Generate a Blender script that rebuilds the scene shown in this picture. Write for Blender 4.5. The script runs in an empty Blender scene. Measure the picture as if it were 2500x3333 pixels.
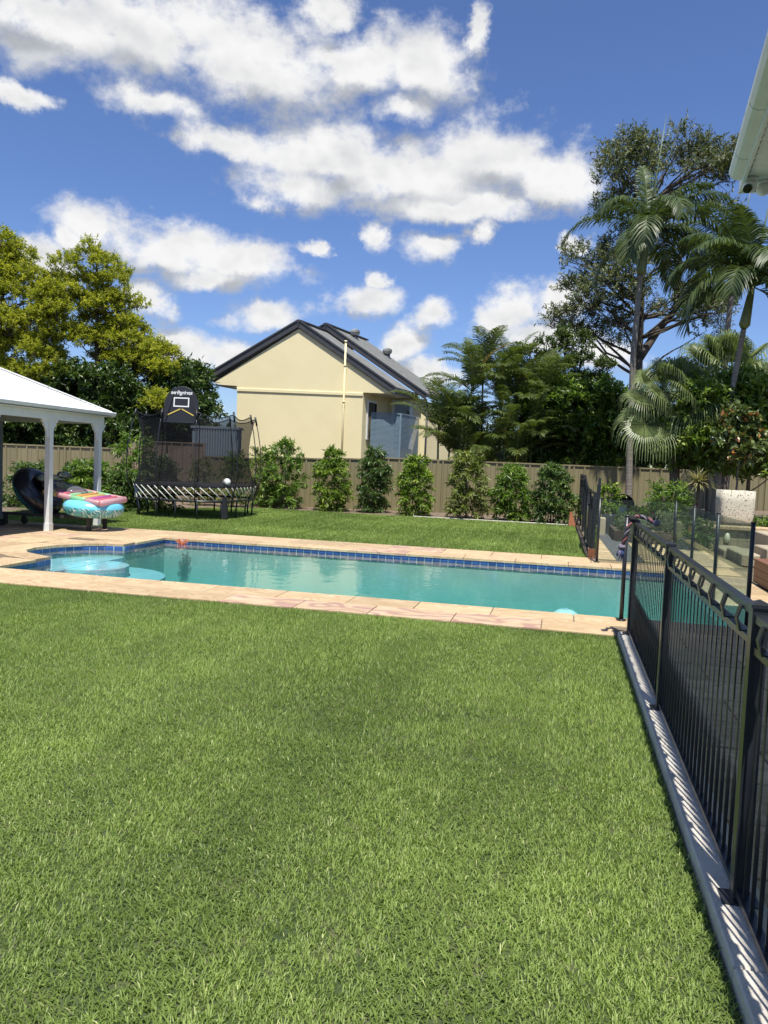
import bpy, math, random
import numpy as np
from mathutils import Vector, Matrix, Quaternion

# ------------------------------------------------------------------ scene, camera, sky, sun
sc = bpy.context.scene
COL = sc.collection
R = math.radians
random.seed(7)
rng = np.random.default_rng(7)

YAW, PITCH, ROLL, CAMH = R(12.9), R(3.666), R(2.3), 1.7
cam_data = bpy.data.cameras.new('camera')
cam = bpy.data.objects.new('camera', cam_data)
COL.objects.link(cam)
cam_data.sensor_fit = 'VERTICAL'
cam_data.sensor_height = 36.0
cam_data.lens = 36.0 * 2500.0 / 3333.0
cam_data.clip_start = 0.05
cam_data.clip_end = 3000
fw = Vector((-math.sin(YAW) * math.cos(PITCH), math.cos(YAW) * math.cos(PITCH), -math.sin(PITCH)))
rt = Vector((math.cos(YAW), math.sin(YAW), 0))
up = rt.cross(fw)
rt2 = rt * math.cos(ROLL) + up * math.sin(ROLL)
up2 = up * math.cos(ROLL) - rt * math.sin(ROLL)
cam.matrix_world = Matrix(((rt2.x, up2.x, -fw.x, 0), (rt2.y, up2.y, -fw.y, 0), (rt2.z, up2.z, -fw.z, CAMH), (0, 0, 0, 1)))
sc.camera = cam

SUN = Vector((0.104, -0.415, 1.0)).normalized()
SUN_EL = math.asin(SUN.z)
SKY_STRENGTH = 0.092
CLOUD = 6.45

sun_data = bpy.data.lights.new('sun', 'SUN')
sun_data.energy = 4.6
sun_data.angle = R(0.53)
sun_data.color = (1.0, 0.955, 0.88)
sun = bpy.data.objects.new('sun', sun_data)
COL.objects.link(sun)
sun.location = (5, -12, 30)
sun.rotation_euler = SUN.to_track_quat('Z', 'Y').to_euler()

sc.view_settings.view_transform = 'Standard'
sc.view_settings.look = 'None'
sc.view_settings.gamma = 1.0
sc.view_settings.exposure = 0.6
sc.view_settings.use_curve_mapping = False
sc.render.engine = 'CYCLES'
sc.cycles.use_denoising = True
sc.cycles.max_bounces = 8
sc.cycles.transparent_max_bounces = 24
sc.cycles.caustics_reflective = False
sc.cycles.caustics_refractive = False
sc.cycles.sample_clamp_indirect = 6.0

CLOUDS = [(-0.545, 0.459, 0.172, 0.064), (-0.637, 0.463, 0.107, 0.022), (-0.403, 0.452, 0.146, 0.054), (-0.288, 0.465, 0.104, 0.038), (-0.201, 0.464, 0.058, 0.036), (-0.539, 0.396, 0.079, 0.021), (-0.228, 0.422, 0.058, 0.024), (-0.307, 0.365, 0.127, 0.042), (-0.23, 0.344, 0.152, 0.043), (-0.114, 0.371, 0.087, 0.042), (-0.033, 0.344, 0.056, 0.037), (-0.445, 0.37, 0.078, 0.022), (-0.404, 0.31, 0.04, 0.016), (-0.352, 0.332, 0.092, 0.03), (-0.17, 0.312, 0.128, 0.018), (-0.314, 0.512, 0.034, 0.017), (-0.578, 0.262, 0.06, 0.028), (-0.508, 0.247, 0.092, 0.031), (-0.419, 0.242, 0.074, 0.032), (-0.523, 0.19, 0.038, 0.023), (-0.619, 0.249, 0.025, 0.018), (-0.458, 0.218, 0.062, 0.015), (-0.257, 0.28, 0.021, 0.018), (-0.185, 0.266, 0.044, 0.019), (-0.121, 0.281, 0.018, 0.014), (-0.376, 0.177, 0.064, 0.018), (-0.259, 0.2, 0.04, 0.024), (-0.255, 0.231, 0.018, 0.013), (-0.167, 0.187, 0.035, 0.021), (-0.478, 0.13, 0.07, 0.024), (-0.209, 0.145, 0.043, 0.024), (-0.07, 0.186, 0.035, 0.034), (-0.014, 0.208, 0.028, 0.025), (-0.001, 0.275, 0.018, 0.014), (-0.668, 0.222, 0.036, 0.025), (-0.643, 0.203, 0.03, 0.02), (-0.665, 0.38, 0.025, 0.011), (-0.125, 0.495, 0.017, 0.022), (-0.172, 0.117, 0.042, 0.014), (-0.327, 0.265, 0.016, 0.009), (-0.034, 0.161, 0.074, 0.023), (0.052, 0.141, 0.061, 0.025), (-0.427, 0.125, 0.051, 0.023), (-0.391, 0.099, 0.07, 0.017)]
crng = random.Random(3)
while len(CLOUDS) < 44 + 24:                      # the same broken cumulus all round the sky
    az, el = crng.uniform(-math.pi, math.pi), crng.uniform(0.06, 1.1)
    if -0.86 < az < 0.36 and el < 0.72:
        continue
    CLOUDS.append((az, el, crng.uniform(0.08, 0.2) / max(0.45, math.cos(el)), crng.uniform(0.03, 0.07)))


class NT:
    """small helper to write node trees"""
    def __init__(s, tree):
        s.t = tree
        tree.nodes.clear()

    def n(s, kind, **kw):
        nd = s.t.nodes.new(kind)
        for k, v in kw.items():
            setattr(nd, k, v)
        return nd

    def put(s, sock, v):
        if isinstance(v, bpy.types.NodeSocket):
            s.t.links.new(v, sock)
        elif v is not None:
            sock.default_value = v

    def math(s, op, a, b=None, c=None, clamp=False):
        nd = s.n('ShaderNodeMath', operation=op, use_clamp=clamp)
        for i, v in enumerate((a, b, c)):
            s.put(nd.inputs[i], v)
        return nd.outputs[0]

    def vec(s, op, a, b=None, c=None, out=0):
        nd = s.n('ShaderNodeVectorMath', operation=op)
        for i, v in enumerate((a, b, c)):
            if v is not None:
                s.put(nd.inputs[i], v)
        return nd.outputs[out]

    def noise(s, vec, scale, detail=4, rough=0.55, out=0, dist=0.0):
        nd = s.n('ShaderNodeTexNoise')
        s.put(nd.inputs['Vector'], vec)
        nd.inputs['Scale'].default_value = scale
        nd.inputs['Detail'].default_value = detail
        nd.inputs['Roughness'].default_value = rough
        nd.inputs['Distortion'].default_value = dist
        return nd.outputs[out]

    def smooth(s, v, lo, hi, a=0.0, b=1.0):
        nd = s.n('ShaderNodeMapRange', interpolation_type='SMOOTHSTEP')
        s.put(nd.inputs['Value'], v)
        for k, q in (('From Min', lo), ('From Max', hi), ('To Min', a), ('To Max', b)):
            nd.inputs[k].default_value = q
        return nd.outputs[0]

    def mix(s, f, a, b, blend='MIX'):
        nd = s.n('ShaderNodeMix', data_type='RGBA', blend_type=blend)
        s.put(nd.inputs[0], f)
        s.put(nd.inputs[6], a)
        s.put(nd.inputs[7], b)
        return nd.outputs[2]


def c4(c):
    return (c[0], c[1], c[2], 1.0)


world = bpy.data.worlds.new('World')
sc.world = world
world.use_nodes = True
W = NT(world.node_tree)
w_out = W.n('ShaderNodeOutputWorld')
w_bg = W.n('ShaderNodeBackground')
w_bg.inputs['Strength'].default_value = SKY_STRENGTH
sky = W.n('ShaderNodeTexSky', sky_type='NISHITA')
sky.sun_disc = False
sky.sun_elevation = SUN_EL
sky.sun_rotation = math.atan2(SUN.x, SUN.y)
sky.air_density = 1.0
sky.dust_density = 0.4
sky.ozone_density = 2.2
tc = W.n('ShaderNodeTexCoord').outputs['Generated']
sep = W.n('ShaderNodeSeparateXYZ')
W.put(sep.inputs[0], tc)
az_s = W.math('ARCTAN2', sep.outputs[0], sep.outputs[1])
el_s = W.math('ARCSINE', sep.outputs[2])
comb = W.n('ShaderNodeCombineXYZ')
W.put(comb.inputs[0], az_s)
W.put(comb.inputs[1], el_s)
warp = W.vec('SUBTRACT', W.noise(tc, 9.0, 6, 0.65, 1), (0.5, 0.5, 0.5))
pw = W.vec('MULTIPLY_ADD', warp, (0.12, 0.06, 0.0), comb.outputs[0])
stretch = W.vec('MULTIPLY', tc, (1.0, 1.0, 1.35))
n_big = W.noise(stretch, 11.0, 9, 0.6)
n_lo = W.noise(stretch, 15.0, 3, 0.5)
n_up = W.noise(W.vec('ADD', stretch, (0.004, -0.008, 0.022)), 15.0, 3, 0.5)


def cloud_field(p):
    m = None
    for (az, el, ra, re) in CLOUDS:
        q = W.vec('MULTIPLY_ADD', p, (1 / ra, 1 / re, 0.0), (-az / ra, -el / re, 0.0))
        ln = W.vec('LENGTH', q, out=1)
        m = ln if m is None else W.math('SMOOTH_MIN', m, ln, 0.25)
    return W.math('SUBTRACT', 1.30, m)


fld = cloud_field(pw)
n_fine = W.noise(stretch, 34.0, 6, 0.62)
dens = W.math('MULTIPLY_ADD', W.math('SUBTRACT', n_big, 0.5), 2.5, fld)
dens = W.math('MULTIPLY_ADD', W.math('SUBTRACT', n_fine, 0.5), 0.95, dens)
alpha = W.smooth(dens, 0.0, 0.9)
fld_up = cloud_field(W.vec('ADD', pw, (0.0, 0.03, 0.0)))
above = W.math('SUBTRACT', fld_up, fld)                     # > 0 where more cloud lies above: the underside
relief = W.math('MULTIPLY', W.math('SUBTRACT', n_lo, n_up), 0.55)
thick = W.smooth(dens, 0.6, 2.2)
lum = W.math('MULTIPLY_ADD', thick, -0.13, 1.0)
lum = W.math('MULTIPLY_ADD', W.smooth(above, -0.15, 0.65), -0.40, lum)
lum = W.math('ADD', lum, relief)
lum = W.math('MAXIMUM', W.math('MINIMUM', lum, 1.04), 0.60)
cl_scaled = W.n('ShaderNodeVectorMath', operation='SCALE')
W.put(cl_scaled.inputs[0], W.mix(W.smooth(lum, 0.66, 1.0), (0.86, 0.90, 0.97, 1), (1.0, 1.0, 1.0, 1)))
W.put(cl_scaled.inputs['Scale'], W.math('MULTIPLY', lum, CLOUD))
up_mask = W.smooth(sep.outputs[2], 0.0, 0.05)
sky_blue = W.mix(1.0, sky.outputs[0], (0.66, 0.76, 1.02, 1), 'MULTIPLY')
skyc = W.mix(W.math('MULTIPLY', alpha, up_mask), sky_blue, cl_scaled.outputs[0])
W.put(w_bg.inputs['Color'], skyc)
W.put(w_out.inputs['Surface'], w_bg.outputs[0])
world.cycles.sampling_method = 'MANUAL'
world.cycles.sample_map_resolution = 512

# ------------------------------------------------------------------ mesh helpers
def norm(v):
    v = np.asarray(v, float)
    return v / max(1e-9, np.linalg.norm(v))


class MB:
    def __init__(s):
        s.v, s.f, s.sm = [], [], []

    def add(s, vs, fs, smooth=False):
        o = len(s.v)
        s.v += [tuple(map(float, p)) for p in vs]
        for f in fs:
            s.f.append(tuple(o + i for i in f))
            s.sm.append(smooth)
        return s

    def bx(s, x0, x1, y0, y1, z0, z1):
        v = [(x, y, z) for z in (z0, z1) for y in (y0, y1) for x in (x0, x1)]
        return s.add(v, [(0, 2, 3, 1), (4, 5, 7, 6), (0, 1, 5, 4), (2, 6, 7, 3), (0, 4, 6, 2), (1, 3, 7, 5)])

    def cbx(s, x0, x1, y0, y1, z0, z1, c=0.006):
        """box with chamfered top edge"""
        v = [(x0, y0, z0), (x1, y0, z0), (x1, y1, z0), (x0, y1, z0),
             (x0, y0, z1 - c), (x1, y0, z1 - c), (x1, y1, z1 - c), (x0, y1, z1 - c),
             (x0 + c, y0 + c, z1), (x1 - c, y0 + c, z1), (x1 - c, y1 - c, z1), (x0 + c, y1 - c, z1)]
        f = [(3, 2, 1, 0), (8, 9, 10, 11)]
        for i in range(4):
            j = (i + 1) % 4
            f += [(i, j, 4 + j, 4 + i), (4 + i, 4 + j, 8 + j, 8 + i)]
        return s.add(v, f)

    def beam(s, p, q, w, h, upv=(0, 0, 1)):
        p, q = np.array(p, float), np.array(q, float)
        d = norm(q - p)
        u = np.array(upv, float)
        if abs(d @ u) > 0.99:
            u = np.array((0, 1.0, 0))
        sd = norm(np.cross(d, u))
        u = np.cross(sd, d)
        v = []
        for e in (p, q):
            for a, b in ((-1, -1), (1, -1), (1, 1), (-1, 1)):
                v.append(e + sd * a * w / 2 + u * b * h / 2)
        return s.add(v, [(0, 1, 2, 3), (7, 6, 5, 4), (0, 4, 5, 1), (1, 5, 6, 2), (2, 6, 7, 3), (3, 7, 4, 0)])

    def tube(s, pts, r, n=8, cap=True, smooth=True):
        pts = [np.array(p, float) for p in pts]
        m = len(pts)
        rs = [r] * m if np.isscalar(r) else list(r)
        t0 = norm(pts[1] - pts[0])
        ref = np.array((0, 0, 1.0)) if abs(t0[2]) < 0.9 else np.array((1.0, 0, 0))
        a = norm(np.cross(t0, ref))
        vs = []
        for i in range(m):
            t = norm(pts[min(i + 1, m - 1)] - pts[max(i - 1, 0)])
            a = norm(a - t * (a @ t))
            b = np.cross(t, a)
            for k in range(n):
                th = 2 * math.pi * k / n
                vs.append(pts[i] + (a * math.cos(th) + b * math.sin(th)) * rs[i])
        fs = []
        for i in range(m - 1):
            for k in range(n):
                k2 = (k + 1) % n
                fs.append((i * n + k, i * n + k2, (i + 1) * n + k2, (i + 1) * n + k))
        s.add(vs, fs, smooth)
        if cap:
            o = len(s.v) - m * n
            s.f.append(tuple(o + k for k in range(n))[::-1]); s.sm.append(False)
            s.f.append(tuple(o + (m - 1) * n + k for k in range(n))); s.sm.append(False)
        return s

    def lathe(s, prof, n=20, c=(0, 0, 0), smooth=True, arc=None):
        """profile of (radius, z) round the z axis through c"""
        vs, fs = [], []
        m = len(prof)
        for k in range(n):
            th = 2 * math.pi * k / n
            for (r, z) in prof:
                vs.append((c[0] + r * math.cos(th), c[1] + r * math.sin(th), c[2] + z))
        for k in range(n):
            k2 = (k + 1) % n
            for i in range(m - 1):
                fs.append((k * m + i, k2 * m + i, k2 * m + i + 1, k * m + i + 1))
        return s.add(vs, fs, smooth)

    def prism(s, poly, z0, z1):
        n = len(poly)
        v = [(x, y, z0) for x, y in poly] + [(x, y, z1) for x, y in poly]
        f = [tuple(range(n))[::-1], tuple(range(n, 2 * n))]
        for i in range(n):
            j = (i + 1) % n
            f.append((i, j, n + j, n + i))
        return s.add(v, f)

    def grid(s, fn, nu, nv, smooth=True, closed_u=False):
        vs = [fn(i / (nu if closed_u else nu - 1), j / (nv - 1)) for i in range(nu) for j in range(nv)]
        fs = []
        for i in range(nu if closed_u else nu - 1):
            i2 = (i + 1) % nu
            for j in range(nv - 1):
                fs.append((i * nv + j, i2 * nv + j, i2 * nv + j + 1, i * nv + j + 1))
        return s.add(vs, fs, smooth)

    def mesh(s, name):
        me = bpy.data.meshes.new(name)
        me.from_pydata(s.v, [], s.f)
        me.polygons.foreach_set('use_smooth', s.sm)
        me.update()
        return me


def tag(o, label=None, cat=None, group=None, kind=None):
    for k, v in (('label', label), ('category', cat), ('group', group), ('kind', kind)):
        if v:
            o[k] = v
    return o


def put(name, me, mat, parent=None, loc=None, rot=None, scale=None):
    o = bpy.data.objects.new(name, me)
    if mat is not None and not me.materials:
        me.materials.append(mat)
    if parent is not None:
        o.parent = parent
    if loc is not None:
        o.location = loc
    if rot is not None:
        o.rotation_euler = rot
    if scale is not None:
        o.scale = scale
    COL.objects.link(o)
    return o


def wloc(o):
    p = np.zeros(3)
    while o is not None:
        p += np.array(o.location)
        o = o.parent
    return p


def part(name, mb, mat, parent=None, world=True):
    """mesh object from world coordinates; its parent (unrotated) sits at the thing's base"""
    me = mb.mesh(name)
    o = put(name, me, mat, parent)
    if parent is not None and world:
        p = wloc(parent)
        me.transform(Matrix.Translation((-p[0], -p[1], -p[2])))
    return o


def solo(name, mb, mat, label, cat, base, group=None):
    """a thing that is one mesh, origin at its base"""
    me = mb.mesh(name)
    me.transform(Matrix.Translation((-base[0], -base[1], -base[2])))
    o = put(name, me, mat, None, base)
    return tag(o, label, cat, group)


def thing(name, label, cat, loc, group=None, rotz=0):
    o = bpy.data.objects.new(name, None)
    o.empty_display_size = 0.2
    COL.objects.link(o)
    o.location = loc
    o.rotation_euler = (0, 0, rotz)
    return tag(o, label, cat, group)


def struct(name, mb, mat, parent=None):
    o = part(name, mb, mat, parent)
    if parent is None:
        o['kind'] = 'structure'
    return o


# ------------------------------------------------------------------ materials
MATS = {}


def mat(name, c1, c2=None, scale=4.0, rough=0.6, bump=0.0, bscale=30.0, metal=0.0, spec=0.5, rnd=0.0, detail=4,
        stretch=(1, 1, 1), c3=None, coat=0.0, lohi=(0.3, 0.7)):
    m = bpy.data.materials.new(name)
    m.use_nodes = True
    N = NT(m.node_tree)
    out = N.n('ShaderNodeOutputMaterial')
    b = N.n('ShaderNodeBsdfPrincipled')
    b.inputs['Roughness'].default_value = rough
    b.inputs['Metallic'].default_value = metal
    b.inputs['Specular IOR Level'].default_value = spec
    b.inputs['Coat Weight'].default_value = coat
    tco = N.n('ShaderNodeTexCoord').outputs['Object']
    info = N.n('ShaderNodeObjectInfo')
    v = N.vec('MULTIPLY', tco, stretch)
    if rnd:
        off = N.vec('SCALE', (17.0, 31.0, 11.0))
        N.put(off.node.inputs['Scale'], info.outputs['Random'])
        v = N.vec('ADD', v, off)
    col = c4(c1)
    if c2 is not None:
        f = N.smooth(N.noise(v, scale, detail, 0.6), *lohi)
        col = N.mix(f, c4(c1), c4(c2))
        if c3 is not None:
            col = N.mix(N.smooth(N.noise(v, scale * 0.37, 3, 0.6), 0.5, 0.75), col, c4(c3))
    if rnd:
        h = N.n('ShaderNodeHueSaturation')
        N.put(h.inputs['Color'], col)
        N.put(h.inputs['Value'], N.math('MULTIPLY_ADD', info.outputs['Random'], 2 * rnd, 1.0 - rnd))
        col = h.outputs[0]
    N.put(b.inputs['Base Color'], col)
    if bump:
        bp = N.n('ShaderNodeBump')
        bp.inputs['Strength'].default_value = bump
        bp.inputs['Distance'].default_value = 0.02
        N.put(bp.inputs['Height'], N.noise(v, bscale, 4, 0.6))
        N.put(b.inputs['Normal'], bp.outputs[0])
    N.put(out.inputs[0], b.outputs[0])
    MATS[name] = m
    return m


def leaf_mat(name, dark, light, tip=None, trans=0.3, rough=0.42, spec=0.5):
    """leaf colour from the per-leaf number 'v'"""
    m = bpy.data.materials.new(name)
    m.use_nodes = True
    N = NT(m.node_tree)
    out = N.n('ShaderNodeOutputMaterial')
    at = N.n('ShaderNodeAttribute', attribute_name='v')
    col = N.mix(at.outputs['Fac'], c4(dark), c4(light))
    if tip is not None:
        col = N.mix(N.smooth(at.outputs['Fac'], 0.8, 0.97), col, c4(tip))
    b = N.n('ShaderNodeBsdfPrincipled')
    b.inputs['Roughness'].default_value = rough
    b.inputs['Specular IOR Level'].default_value = spec
    N.put(b.inputs['Base Color'], col)
    t = N.n('ShaderNodeBsdfTranslucent')
    N.put(t.inputs['Color'], N.mix(1.0, col, (1.25, 1.35, 0.6, 1), 'MULTIPLY'))
    mx = N.n('ShaderNodeMixShader')
    mx.inputs[0].default_value = trans
    N.put(mx.inputs[1], b.outputs[0])
    N.put(mx.inputs[2], t.outputs[0])
    N.put(out.inputs[0], mx.outputs[0])
    return m


def sandstone(name, cream, tan, band, amount, bump=0.25, ws=1.7):
    m = bpy.data.materials.new(name)
    m.use_nodes = True
    N = NT(m.node_tree)
    out = N.n('ShaderNodeOutputMaterial')
    b = N.n('ShaderNodeBsdfPrincipled')
    b.inputs['Roughness'].default_value = 0.82
    b.inputs['Specular IOR Level'].default_value = 0.25
    tco = N.n('ShaderNodeTexCoord').outputs['Object']
    info = N.n('ShaderNodeObjectInfo')
    off = N.vec('SCALE', (37.0, 53.0, 21.0))
    N.put(off.node.inputs['Scale'], info.outputs['Random'])
    v = N.vec('ADD', N.vec('MULTIPLY', tco, (1.0, 1.6, 1.0)), off)
    w = N.vec('MULTIPLY_ADD', N.vec('SUBTRACT', N.noise(v, 1.3, 2, 0.5, 1), (0.5, 0.5, 0.5)), (2.2, 2.2, 0), v)
    wave = N.n('ShaderNodeTexWave', wave_type='BANDS', bands_direction='Y')
    N.put(wave.inputs['Vector'], w)
    wave.inputs['Scale'].default_value = ws
    wave.inputs['Distortion'].default_value = 3.0
    wave.inputs['Detail'].default_value = 3
    wave.inputs['Detail Scale'].default_value = 1.5
    bandf = N.math('MULTIPLY', N.smooth(wave.outputs['Fac'], 0.45, 0.95), amount)
    col = N.mix(N.smooth(N.noise(v, 2.2, 5, 0.65), 0.3, 0.72), c4(cream), c4(tan))
    col = N.mix(bandf, col, c4(band))
    col = N.mix(N.math('MULTIPLY', N.smooth(N.noise(v, 22, 4, 0.7), 0.45, 0.8), 0.28), col, c4([q * 0.55 for q in tan]))
    h = N.n('ShaderNodeHueSaturation')
    N.put(h.inputs['Color'], col)
    N.put(h.inputs['Value'], N.math('MULTIPLY_ADD', info.outputs['Random'], 0.3, 0.84))
    N.put(b.inputs['Base Color'], h.outputs[0])
    bp = N.n('ShaderNodeBump')
    bp.inputs['Strength'].default_value = bump
    bp.inputs['Distance'].default_value = 0.01
    N.put(bp.inputs['Height'], N.noise(v, 45, 5, 0.65))
    N.put(b.inputs['Normal'], bp.outputs[0])
    N.put(out.inputs[0], b.outputs[0])
    return m


def clear_mat(name, tint, rough=0.0, ior=1.5, bump=None, absorb=None, film=0.0, film_col=(0.5, 0.55, 0.5), weight=1.0):
    """see-through sheet: straight transmission, Fresnel mirror, optional dull film and absorbing volume"""
    m = bpy.data.materials.new(name)
    m.use_nodes = True
    N = NT(m.node_tree)
    out = N.n('ShaderNodeOutputMaterial')
    tr = N.n('ShaderNodeBsdfTransparent')
    tr.inputs['Color'].default_value = c4(tint)
    gl = N.n('ShaderNodeBsdfGlossy')
    gl.inputs['Roughness'].default_value = rough
    fr = N.n('ShaderNodeFresnel')
    fr.inputs['IOR'].default_value = ior
    if bump:
        tco = N.n('ShaderNodeTexCoord').outputs['Object']
        hsum = None
        for (scl, st, det) in bump:
            h = N.math('MULTIPLY', N.noise(N.vec('MULTIPLY', tco, (1.0, 0.8, 1.0)), scl, det, 0.5), st)
            hsum = h if hsum is None else N.math('ADD', hsum, h)
        bp = N.n('ShaderNodeBump')
        bp.inputs['Strength'].default_value = 1.0
        bp.inputs['Distance'].default_value = 1.0
        N.put(bp.inputs['Height'], hsum)
        N.put(gl.inputs['Normal'], bp.outputs[0])
        N.put(fr.inputs['Normal'], bp.outputs[0])
    base = tr.outputs[0]
    if film:
        df = N.n('ShaderNodeBsdfDiffuse')
        df.inputs['Color'].default_value = c4(film_col)
        mf = N.n('ShaderNodeMixShader')
        mf.inputs[0].default_value = film
        N.put(mf.inputs[1], base)
        N.put(mf.inputs[2], df.outputs[0])
        base = mf.outputs[0]
    mx = N.n('ShaderNodeMixShader')
    N.put(mx.inputs[0], N.math('MULTIPLY', fr.outputs[0], weight))
    N.put(mx.inputs[1], base)
    N.put(mx.inputs[2], gl.outputs[0])
    N.put(out.inputs[0], mx.outputs[0])
    if absorb:
        va = N.n('ShaderNodeVolumeAbsorption')
        va.inputs['Color'].default_value = c4(absorb[0])
        va.inputs['Density'].default_value = absorb[1]
        N.put(out.inputs['Volume'], va.outputs[0])
    return m


black_metal = mat('black_metal', (0.016, 0.018, 0.024), (0.024, 0.026, 0.032), 6, 0.33, 0.05, 60, spec=0.5)
black_plastic = mat('black_plastic', (0.012, 0.012, 0.014), None, rough=0.45)
white_paint = mat('white_paint', (0.74, 0.75, 0.73), (0.68, 0.69, 0.67), 3, 0.45, 0.05, 50)
roof_white = mat('roof_white', (0.82, 0.82, 0.80), (0.74, 0.74, 0.72), 1.2, 0.5, 0.05, 20)
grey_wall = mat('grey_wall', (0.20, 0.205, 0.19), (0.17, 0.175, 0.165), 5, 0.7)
cream_render = mat('cream_render', (0.77, 0.68, 0.41), (0.73, 0.64, 0.38), 0.7, 0.85, 0.25, 60, detail=7, c3=(0.75, 0.66, 0.39))
charcoal = mat('charcoal', (0.035, 0.036, 0.04), (0.05, 0.05, 0.055), 3, 0.5, 0.05)
roof_grey = mat('roof_grey', (0.23, 0.235, 0.225), (0.28, 0.28, 0.27), 2, 0.85, 0.1, 30, spec=0.15)
slat_blue = mat('slat_blue', (0.17, 0.245, 0.30), (0.14, 0.21, 0.265), 6, 0.5, rnd=0.06)
fence_khaki = mat('fence_khaki', (0.245, 0.212, 0.115), (0.205, 0.178, 0.095), 2.0, 0.5, 0.05, 25, rnd=0.07, c3=(0.225, 0.195, 0.115), stretch=(1, 1, 0.25))
fence_brown = mat('fence_brown', (0.30, 0.225, 0.165), (0.26, 0.195, 0.14), 2.0, 0.55, 0.05, 25, rnd=0.05)
shed_blue = mat('shed_blue', (0.36, 0.43, 0.49), (0.33, 0.40, 0.455), 2.0, 0.5)
concrete = mat('concrete', (0.60, 0.56, 0.48), (0.50, 0.465, 0.40), 6, 0.9, 0.5, 80, c3=(0.42, 0.39, 0.34))
mulch = mat('mulch', (0.12, 0.085, 0.055), (0.25, 0.19, 0.14), 24, 0.95, 1.0, 60, c3=(0.07, 0.05, 0.035), detail=6)
soil = mat('soil', (0.10, 0.085, 0.055), (0.15, 0.13, 0.085), 3, 0.95, 0.6, 30)
thatch = mat('thatch', (0.030, 0.055, 0.014), (0.07, 0.095, 0.03), 14, 0.95, 0.6, 80, c3=(0.10, 0.10, 0.05))
bark_grey = mat('bark_grey', (0.16, 0.13, 0.105), (0.075, 0.06, 0.05), 5, 0.9, 0.9, 18, stretch=(1, 1, 0.25))
bark_dark = mat('bark_dark', (0.06, 0.048, 0.038), (0.10, 0.085, 0.07), 6, 0.9, 0.8, 18, stretch=(1, 1, 0.3))
palm_trunk = mat('palm_trunk', (0.25, 0.225, 0.195), (0.17, 0.15, 0.125), 2.5, 0.85, 0.5, 14, stretch=(1, 1, 5))
crownshaft_m = mat('crownshaft', (0.16, 0.20, 0.085), (0.11, 0.15, 0.055), 3, 0.4, stretch=(1, 1, 0.3))
tile_blue = mat('tile_blue', (0.035, 0.085, 0.27), (0.05, 0.12, 0.33), 9, 0.12, 0.03, 40, rnd=0.16, coat=0.3)
grout = mat('grout', (0.62, 0.66, 0.68), None, rough=0.9)
plaster = mat('plaster', (0.46, 0.61, 0.60), (0.39, 0.54, 0.53), 1.6, 0.8, 0.2, 20)
plaster_step = mat('plaster_step', (0.30, 0.54, 0.62), (0.26, 0.49, 0.57), 1.6, 0.8)
joint = mat('joint', (0.15, 0.11, 0.075), (0.20, 0.15, 0.105), 10, 0.95)
timber = mat('timber', (0.22, 0.10, 0.052), (0.16, 0.072, 0.038), 3, 0.55, 0.25, 30, rnd=0.12, stretch=(1, 0.15, 1))
sleeper = mat('sleeper', (0.06, 0.045, 0.035), (0.10, 0.078, 0.06), 5, 0.9, 0.5, 30)
pebble = mat('pebble', (0.055, 0.058, 0.065), (0.13, 0.135, 0.14), 60, 0.8, 1.0, 90, detail=2)
terracotta = mat('terracotta', (0.36, 0.135, 0.06), (0.30, 0.11, 0.05), 6, 0.85)
pot_white = mat('pot_white', (0.60, 0.56, 0.44), (0.14, 0.13, 0.10), 30, 0.9, 1.0, 60, c3=(0.50, 0.46, 0.37), detail=3, lohi=(0.56, 0.63))
pot_glaze = mat('pot_glaze', (0.46, 0.50, 0.46), (0.40, 0.44, 0.41), 5, 0.5)
block_stone = mat('block_stone', (0.42, 0.36, 0.25), (0.34, 0.29, 0.20), 4, 0.9, 0.6, 40, rnd=0.08)
stone_cream = sandstone('stone_cream', (0.53, 0.41, 0.255), (0.435, 0.315, 0.18), (0.36, 0.24, 0.14), 0.6)
stone_purple = sandstone('stone_purple', (0.56, 0.43, 0.29), (0.46, 0.32, 0.20), (0.34, 0.19, 0.17), 0.7, ws=0.8)
eave_paint = mat('eave_paint', (0.62, 0.66, 0.63), (0.57, 0.61, 0.58), 3, 0.3)
water_m = clear_mat('water', (0.97, 1.0, 0.99), 0.0, 1.33, [(1.6, 0.006, 2), (5.5, 0.0022, 2), (19.0, 0.0005, 2)], ((0.50, 0.89, 0.88), 0.42))
glass_m = clear_mat('glass', (0.935, 0.975, 0.95), 0.0, 1.5, film=0.02, weight=0.4)
window_m = mat('window_dark', (0.008, 0.009, 0.011), None, rough=0.05, spec=0.6)
net_m = clear_mat('net', (1, 1, 1), 0.6, 1.05, film=0.55, film_col=(0.02, 0.02, 0.022), weight=0.1)
pvc_clear = clear_mat('pvc_clear', (0.72, 0.74, 0.74), 0.05, 1.5, film=0.16, film_col=(0.55, 0.57, 0.6))

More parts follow.
